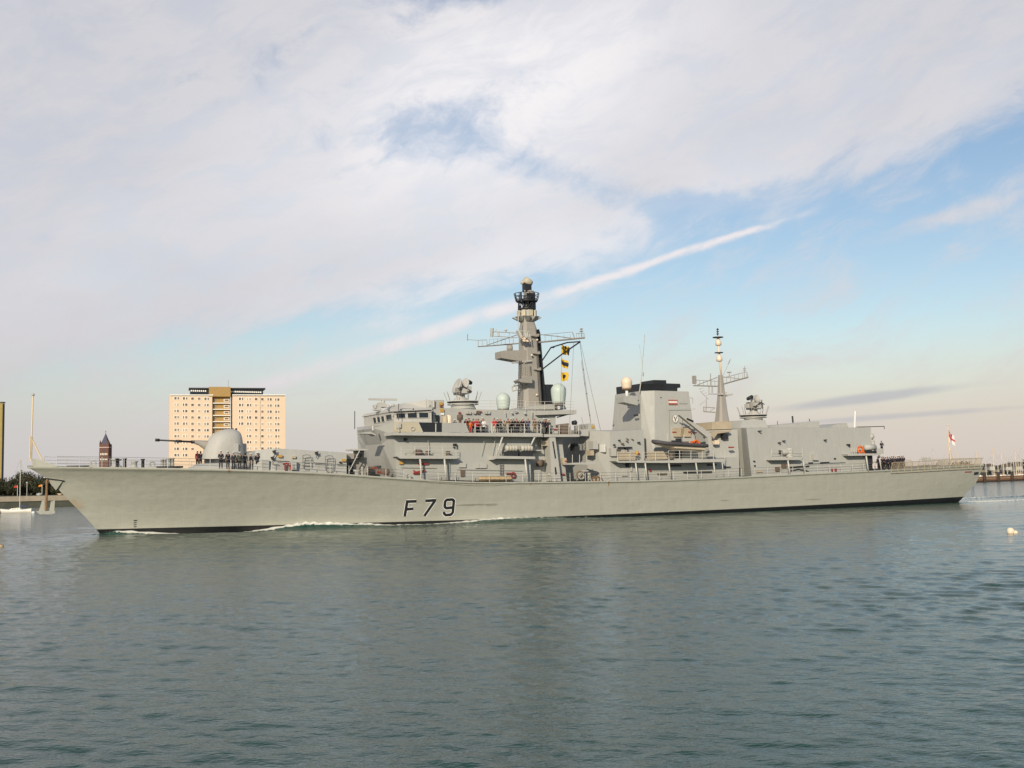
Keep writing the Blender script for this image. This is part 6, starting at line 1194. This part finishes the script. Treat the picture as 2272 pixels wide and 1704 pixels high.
# ------------------------------------------------------------------ yachts
M_gel = mat('white_gelcoat', (.78, .74, .66), .35, var=.05); M_sailc = mat('sail_cover', (.06, .09, .20), .8); M_alu = mat('mast_alloy', (.55, .52, .46), .4, var=.06)
def yacht_parts(Lh, hm, root, mastx=-.05, sc_col=M_sailc):
    bm_ = Lh*.15; rg = []
    for k in range(13):
        f = k/12; x = -Lh/2+Lh*f; w_ = bm_*math.sin(math.pi*min(1, f*.9+.12))**.6 if f < .98 else bm_*.45; w_ = max(w_*(1 if k else .1), .03); zt = Lh*(.115-.04*math.sin(math.pi*f))+.1
        rg.append([Vector((x+(.3*(1-f)), -w_*.55, -.25)), Vector((x, -w_, zt*.5)), Vector((x-.1*(1-f), -w_, zt)), Vector((x, 0, zt+.06)), Vector((x-.1*(1-f), w_, zt)), Vector((x, w_, zt*.5)), Vector((x+(.3*(1-f)), w_*.55, -.25))])
    mb = MB(); mb.loft(rg, 0, True); mb.build('hull', M_gel, root)
    zd = Lh*.08+.1
    mb = MB(); mb.prism([Vector((-Lh*.22, -bm_*.5, zd)), Vector((-Lh*.12, -bm_*.5, zd+Lh*.055)), Vector((Lh*.12, -bm_*.5, zd+Lh*.07)), Vector((Lh*.17, -bm_*.5, zd))], [Vector((-Lh*.22, bm_*.5, zd)), Vector((-Lh*.12, bm_*.5, zd+Lh*.055)), Vector((Lh*.12, bm_*.5, zd+Lh*.07)), Vector((Lh*.17, bm_*.5, zd))]); cb = mb.build('cabin', M_gel, root)
    mb = MB(); [mb.box((-Lh*.1+k*Lh*.07, -bm_*.5-.01, zd+Lh*.018), (-Lh*.06+k*Lh*.07, -bm_*.5+.02, zd+Lh*.042)) for k in range(3)]; mb.build('cabin_windows', M_glass, cb)
    mb = MB(); mb.tube([(mastx*Lh, 0, zd), (mastx*Lh, 0, hm)], .085 if Lh < 7 else .15, 6); ms_ = mb.build('mast', random.choice([M_alu, M_pole, M_pole]), root)
    mb = MB(); mb.tube([(mastx*Lh, -.5, hm*.6), (mastx*Lh, .5, hm*.6)], .03, 4); mb.tube([(mastx*Lh, 0, hm), (-Lh*.48, 0, zd+.1)], .012, 3); mb.tube([(mastx*Lh, 0, hm), (Lh*.48, 0, zd+.1)], .012, 3); mb.build('rigging', M_wire, ms_)
    mb = MB(); mb.tube([(mastx*Lh, 0, zd+Lh*.12), (Lh*.36, 0, zd+Lh*.11)], Lh*.016, 7); mb.build('boom', sc_col, root)
p = G(36, 1138); e = empty('yacht', 'cream sailing yacht with tall bare mast moored off the left quay', 'yacht', M=Matrix.Translation((p.x, p.y, 0)) @ Matrix.Rotation(.05, 4, 'Z'))
yacht_parts(6.0, W(42, 1018, p.y).z, e, .11)
# marina behind the stern: floating breakwater with piles, yachts beyond
M_wood = mat('weathered_timber', (.24, .13, .07), .85, var=.35, scale=1.5, bump=.4); M_timd = mat('dark_wet_timber', (.06, .04, .03), .8, var=.3)
bwA, bwB = G(2160, 1070), G(2380, 1061); dB = (bwB-bwA); Lb = dB.length; dn = dB.normalized(); nn = Vector((dn.y, -dn.x, 0)); far_ = bwA-dn*60
brk = empty('breakwater', 'brown timber floating breakwater along the water behind the stern', 'breakwater', M=Matrix.Identity(4))
def slab(mb, p0, p1, z0, z1, t):
    n_ = Vector((p1-p0)); n_.normalize(); n_ = Vector((n_.y, -n_.x, 0))*t; mb.add([p0+n_+Vector((0, 0, z0)), p1+n_+Vector((0, 0, z0)), p1-n_+Vector((0, 0, z0)), p0-n_+Vector((0, 0, z0)), p0+n_+Vector((0, 0, z1)), p1+n_+Vector((0, 0, z1)), p1-n_+Vector((0, 0, z1)), p0-n_+Vector((0, 0, z1))], [(0, 1, 5, 4), (1, 2, 6, 5), (2, 3, 7, 6), (3, 0, 4, 7), (4, 5, 6, 7)])
mb = MB(); slab(mb, far_, bwB, .45, 1.75, .5); mb.build('timber_facing', M_wood, brk); mb = MB(); slab(mb, far_, bwB, -1, .45, .55); mb.build('wet_foot', M_timd, brk)
mb = MB(); slab(mb, far_, bwB, 1.05, 1.18, .54); mb.build('bleached_plank', M_tan, brk); mb = MB(); slab(mb, far_, bwB, 3.0, 3.06, .03); mb.build('handrail', M_dark, brk)
for i, u in enumerate((2150, 2178, 2208.5, 2239.5, 2268.5, 2300)):
    f = (u-2160)/220; p = G(u, 1070-f*9)+nn*.9; mb = MB(); mb.tube([p+Vector((0, 0, -2)), p+Vector((0, 0, 3.0))], .36, 10); mb.tube([p+dn*.9+Vector((0, 0, -2)), p+dn*.9+Vector((0, 0, 2.8))], .3, 10)
    if i in (1, 2, 3, 4): pass
    mb.build('pile', M_timd, brk)
YD = [(2208, 995, 400, 10, 'tall slim mast, first to the right of the stern'), (2217, 1006, 410, 9, 'thick cream mast, second to the right of the stern'), (2226, 1003, 440, 10, 'thin dark mast just right of the thick cream mast'), (2237, 1012, 430, 8, 'short mast midway between the second and third piles'),
      (2246, 1010, 450, 9, 'thin mast right of the middle of the marina'), (2258, 1000, 405, 11, 'tall cream mast with a slanting forestay near the right edge'), (2267, 1014, 420, 9, 'mast second from the right edge'), (2271, 992, 440, 11, 'tallest mast at the right edge'), (2190, 1022, 430, 8, 'short cream mast close behind the stern rail'), (2229, 1030, 395, 7, 'low hull and stub mast behind the third pile'),
      (2075, 993, 440, 10, 'bright mast with slanting stay seen through the flight deck nets'), (2100, 1009, 450, 9, 'thin mast left of the ensign staff'), (2050, 1010, 450, 9, 'thin mast above the forward end of the nets'), (2170, 1003, 450, 9, 'pale thin mast above the stern corner'), (2129, 1004, 460, 9, 'faint mast right of the ensign'), (2203, 1012, 445, 8, 'thin mast just left of the tallest one by the stern'), (2262, 1008, 450, 9, 'thin mast between two taller ones near the right edge'), (2252, 1018, 425, 8, 'short white mast behind the fourth pile')]
for u, vt, y, ln, lab in YD:
    p = W(u, 1040, y); hm = W(u, vt, y).z; e = empty('yacht', 'white moored yacht with '+lab, 'yacht', 'yachts moored in the marina', Matrix.Translation((p.x-.05*ln, y, 0)) @ Matrix.Rotation(random.uniform(-.5, .3)+(math.pi if random.random() < .4 else 0), 4, 'Z'))
    yacht_parts(ln, hm, e, 0.0, random.choice([M_sailc, M_canvas, M_dark]))
# far tree line beyond the marina
V = MB()
for k in range(26000):
    x = rng.uniform(-330, 420); y0 = 640+x*.35+rng.uniform(0, 12) if x > 40 else 600+rng.uniform(0, 14); top = 4.5+1.8*math.sin(x*.11)+1.2*math.sin(x*.37+1)+.8*math.sin(x*.9); z = 2.4+rng.uniform(0, 1)*max(.6, top-1.2); s_ = rng.uniform(.4, .8); a1 = rng.normal(size=3); a1 /= np.linalg.norm(a1); a2 = np.cross(a1, rng.normal(size=3)); a2 /= np.linalg.norm(a2)
    V.add([(x+q_[0]*s_, y0+q_[1]*s_, z+q_[2]*s_) for q_ in (a1, a2, -a1, -a2)], [(0, 1, 2, 3)])
V.build('distant_wood', mat('distant_leaves', (.10, .085, .07), .8, var=.3, scale=.2), None, label='low distant line of trees beyond the marina masts', cat='trees', kind='stuff')
for u0, u1, vt, lab in ((2196, 2208, 1031, 'low pale house beyond the marina, just right of the stern'), (2232, 2246, 1032, 'low pale house beyond the middle of the marina'), (2256, 2269, 1031, 'low pale house beyond the marina near the right edge')):
    a = W(u0, 1040, 620); b = W(u1, 1040, 620); zt = W(u0, vt, 620).z; e = empty('house', lab, 'house', 'houses beyond the marina', Matrix.Identity(4))
    bx('wall', M_light, e, (a.x, 620, 2.4), (b.x, 627, zt-.9)); mb = MB(); mb.prism([Vector((a.x-.2, 619.7, zt-.9)), Vector((b.x+.2, 619.7, zt-.9)), Vector((b.x-.3, 623.5, zt+.6)), Vector((a.x+.3, 623.5, zt+.6))], [Vector((a.x-.2, 627.3, zt-.9)), Vector((b.x+.2, 627.3, zt-.9)), Vector((b.x-.3, 623.6, zt+.6)), Vector((a.x+.3, 623.6, zt+.6))]); mb.build('roof', M_brown, e)
# small craft / buoys on the water
p = G(2246, 1183); e = empty('mooring_buoy', 'cream moulded mooring buoy floating alone near the right edge', 'buoy', M=Matrix.Translation(p)); mb = MB(); mb.loft([[Vector((.30*k*math.cos(q_)-.13, .25*k*math.sin(q_), z)) for q_ in (2*math.pi*i/14 for i in range(14))] for k, z in ((.7, -.15), (1, .05), (.95, .3), (.5, .44))], 0, True); mb.build('float', M_cream, e); mb = MB(); mb.loft([[Vector((.24*k*math.cos(q_)+.24, .2*k*math.sin(q_), z)) for q_ in (2*math.pi*i/12 for i in range(12))] for k, z in ((.7, -.12), (1, .02), (.8, .16), (.3, .22))], 0, True); mb.build('lifting_eye', M_cream, e)
p = G(2, 1214); e = empty('mooring_buoy', 'pale yellow buoy cut by the left edge in front of the bow', 'buoy', M=Matrix.Translation(p)); mb = MB(); mb.loft([[Vector((.36*k*math.cos(q_)-.1, .3*k*math.sin(q_), z)) for q_ in (2*math.pi*i/14 for i in range(14))] for k, z in ((.7, -.15), (1, .02), (.9, .16), (.3, .24))], 0, True); mb.build('float', M_canvas, e)
p = G(74, 1138); e = empty('mooring_buoy', 'small white buoy floating just left of the hanging anchor', 'buoy', M=Matrix.Translation(p)); mb = MB(); mb.loft([[Vector((.34*k*math.cos(q_), .3*k*math.sin(q_), z)) for q_ in (2*math.pi*i/14 for i in range(14))] for k, z in ((.7, -.15), (1, .05), (.9, .22), (.3, .32))], 0, True); mb.build('float', M_white, e)
# ------------------------------------------------------------------ water
wm = bpy.data.materials.new('harbour_water'); wm.use_nodes = True; N = NT(wm.node_tree)
b = N.node('ShaderNodeBsdfPrincipled'); o = N.node('ShaderNodeOutputMaterial'); N.l.new(b.outputs[0], o.inputs[0])
geo = N.node('ShaderNodeNewGeometry').outputs['Position']
b.inputs['Roughness'].default_value = .08; b.inputs['IOR'].default_value = 1.333; b.inputs['Specular IOR Level'].default_value = .34
fo = N.node('ShaderNodeAttribute', attribute_name='foam').outputs['Fac']
fn_ = N.noise(N.mapping(geo, (1, 1, 2)), 3.2, 8, .7); ff = N.sstep(N.m('ADD', N.m('MULTIPLY', fo, 1.45), N.m('MULTIPLY', N.m('SUBTRACT', fn_, .5), 2.3)), .5, .85)
ff = N.m('MULTIPLY', ff, N.m('GREATER_THAN', fo, .02))
wc_ = N.mix(N.noise(geo, .03, 3), (.009, .050, .040), (.014, .062, .048)); N.put(b.inputs['Base Color'], N.mix(ff, wc_, (.72, .72, .66)))
N.put(b.inputs['Roughness'], N.m('ADD', .07, N.m('MULTIPLY', ff, .6)))
n1 = N.noise(N.mapping(geo, (.8, 1.9, 1), (0, 0, .2)), 3.2, 3, .55, .3); n0 = N.noise(N.mapping(geo, (1, 1.5, 1), (0, 0, .1)), 7.5, 2, .5, .2); n2 = N.noise(N.mapping(geo, (.7, 1.7, 1), (0, 0, -.2)), .75, 3, .5, .3); n3 = N.noise(N.mapping(geo, (.5, 1.2, 1), (0, 0, .1)), .16, 3, .5)
hg_ = N.m('ADD', N.m('ADD', N.m('MULTIPLY', n1, .026), N.m('MULTIPLY', n2, .05)), N.m('ADD', N.m('MULTIPLY', n3, .12), N.m('MULTIPLY', n0, .014)))
bp = N.node('ShaderNodeBump'); bp.inputs['Strength'].default_value = 1.; bp.inputs['Distance'].default_value = 1.; N.put(bp.inputs['Height'], hg_); N.l.new(bp.outputs[0], b.inputs['Normal'])
# sheet in rings about the viewpoint, fine where the waves are near
ang = np.concatenate([np.arange(-180, -34, 4.), np.arange(-34, 34.01, .085), np.arange(38, 180.1, 4.)])*math.pi/180
rr = [1.5]
while rr[-1] < 300: rr.append(rr[-1]*(1.0042 if 14 < rr[-1] < 150 else 1.01 if rr[-1] > 14 else 1.06))
while rr[-1] < 26000: rr.append(rr[-1]*1.08)
rr = np.array(rr); A_, R_ = np.meshgrid(ang, rr); XX = R_*np.sin(A_); YY = R_*np.cos(A_); Z = np.zeros_like(XX)
drr = np.gradient(rr)[:, None]; wr_ng = np.random.default_rng(3)
for k in range(100):
    lam = .38*(6/.38)**wr_ng.uniform(); th = wr_ng.normal(1.4, .45); kx, ky = 2*math.pi/lam*math.cos(th), 2*math.pi/lam*math.sin(th)
    amp = .0034*lam**.85*(1.2 if lam < 1.6 else .34 if lam < 3 else .26); att = np.clip((lam/drr-2.2)/2, 0, 1); ph = kx*XX+ky*YY+wr_ng.uniform(0, 6.28); Z += amp*att*(np.sin(ph)+.25*np.cos(2*ph))
patch = .55+.9*np.clip(.5+.5*np.sin(XX*.05+1.3*np.sin(YY*.06))*np.cos(YY*.11+XX*.03), 0, 1); Z *= patch
SX = (XX-BOW.x)*UU.x+(YY-BOW.y)*UU.y; TX = np.abs((XX-BOW.x)*NN.x+(YY-BOW.y)*NN.y); sg_ = np.linspace(-5, 135, 281); hb_ = np.array([hull_b(q_, 0) if q_ > STEM(0) else 0 for q_ in sg_])
DX = np.maximum(TX-np.interp(SX, sg_, hb_), 0); Z += -.30*np.exp(-((SX-18)/4.8)**2)*np.exp(-(DX/2.6)**2)+.10*np.exp(-((DX-(SX-6)*.35-1)/1.3)**2)*np.clip((SX+2)/10, 0, 1)*np.clip((60-SX)/30, 0, 1)
nr_, na_ = XX.shape; co = np.stack([XX, YY, Z], -1).reshape(-1, 3).astype(np.float32)
i0 = (np.arange(nr_-1)[:, None]*na_+np.arange(na_-1)[None]).reshape(-1); quads = np.stack([i0, i0+1, i0+na_+1, i0+na_], -1).astype(np.int32)
def npmesh(name, co, quads):
    me = bpy.data.meshes.new(name); me.vertices.add(len(co)); me.vertices.foreach_set('co', co.reshape(-1)); me.loops.add(quads.size); me.loops.foreach_set('vertex_index', quads.reshape(-1)); me.polygons.add(len(quads))
    me.polygons.foreach_set('loop_start', np.arange(0, quads.size, 4, dtype=np.int32)); me.polygons.foreach_set('loop_total', np.full(len(quads), 4, np.int32)); me.polygons.foreach_set('use_smooth', np.ones(len(quads), bool)); me.update(calc_edges=True); return me
me = npmesh('water', co, quads[:, ::-1].copy()); me.materials.append(wm); wo = bpy.data.objects.new('water', me); col.objects.link(wo); wo['kind'] = 'structure'
me.attributes.new('foam', 'FLOAT', 'POINT')
# bow wave along the port side, in the ship's frame, and mirrored to starboard
wz_ = tab([4, 6.8, 8.5, 11, 14, 17, 21, 24.5, 28.5, 31, 34, 38, 42, 46, 50, 54, 60, 70, 126, 131, 150, 180], [0, .12, .38, .30, .10, .02, .0, .3, .72, .55, .40, .12, .06, .22, .42, .38, .2, .02, .02, .16, .14, .1])
wf_ = tab([4, 8, 10, 13, 17, 20, 24, 27, 30, 33, 36, 39, 43, 46, 49, 53, 58, 66, 126, 131, 142, 180], [0, .3, .85, .9, .5, .25, .95, .8, 1., 1.05, .9, .6, .6, .95, 1., .55, .35, .2, .1, .8, .6, .15])
for side, lab in ((1, 'white and green wave rolling off the near side of the hull'), (-1, 'wave rolling off the far side of the hull')):
    ns, nd = 900, 44; V_ = np.zeros((ns, nd, 3), np.float32); Fm = np.zeros((ns, nd), np.float32); w3 = np.random.default_rng(11)
    nzs = [(w3.uniform(.8, 6), w3.uniform(1, 6), w3.uniform(0, 6.28), w3.uniform(0, 6.28)) for _ in range(24)]
    for i in range(ns):
        s = 5.5+170*i/(ns-1); hb = (hull_b(s, 0) if s > STEM(0) else 0) if s < 128.5 else 5.15+(s-128.5)*.05; h0 = wz_(s); f0 = wf_(s)
        for j in range(nd):
            d = -.25+4.4*(j/(nd-1))**1.3; wd = .55+.02*s if h0 > 0 else 2.2; prof = math.exp(-(max(d-.15, 0)/wd)**2) if s < 128.5 else math.exp(-((d-1.2)/.5)**2)
            nz = sum(math.sin(a*s*1.3+c)*math.sin(b_*d+e_) for a, b_, c, e_ in nzs)/10
            z = h0*prof*(1+.25*nz)+.05*nz*prof+.02-.24*min(1, max(0, (d-1.6)/2.4))
            z = z-.22*math.exp(-((s-18)/5.5)**2) if s < 40 else z; z = z if s < 128.5 else z-.06+.05*prof; V_[i, j] = (s, -(hb+d)*side, z); Fm[i, j] = max(0, f0*math.exp(-((d-(.35 if s < 128.5 else 1.2))/(.6 if h0 > .3 else .95))**2)*(1+.35*nz))
    i0 = (np.arange(ns-1)[:, None]*nd+np.arange(nd-1)[None]).reshape(-1); qd = np.stack([i0, i0+1, i0+nd+1, i0+nd], -1).astype(np.int32)
    if side > 0: qd = qd[:, ::-1].copy()
    me = npmesh('bow_wave', V_.reshape(-1, 3), qd); at = me.attributes.new('foam', 'FLOAT', 'POINT'); at.data.foreach_set('value', Fm.reshape(-1)); me.materials.append(wm)
    ob = bpy.data.objects.new('bow_wave', me); col.objects.link(ob); ob.matrix_world = MS; tag(ob, lab, 'wave', kind='stuff')
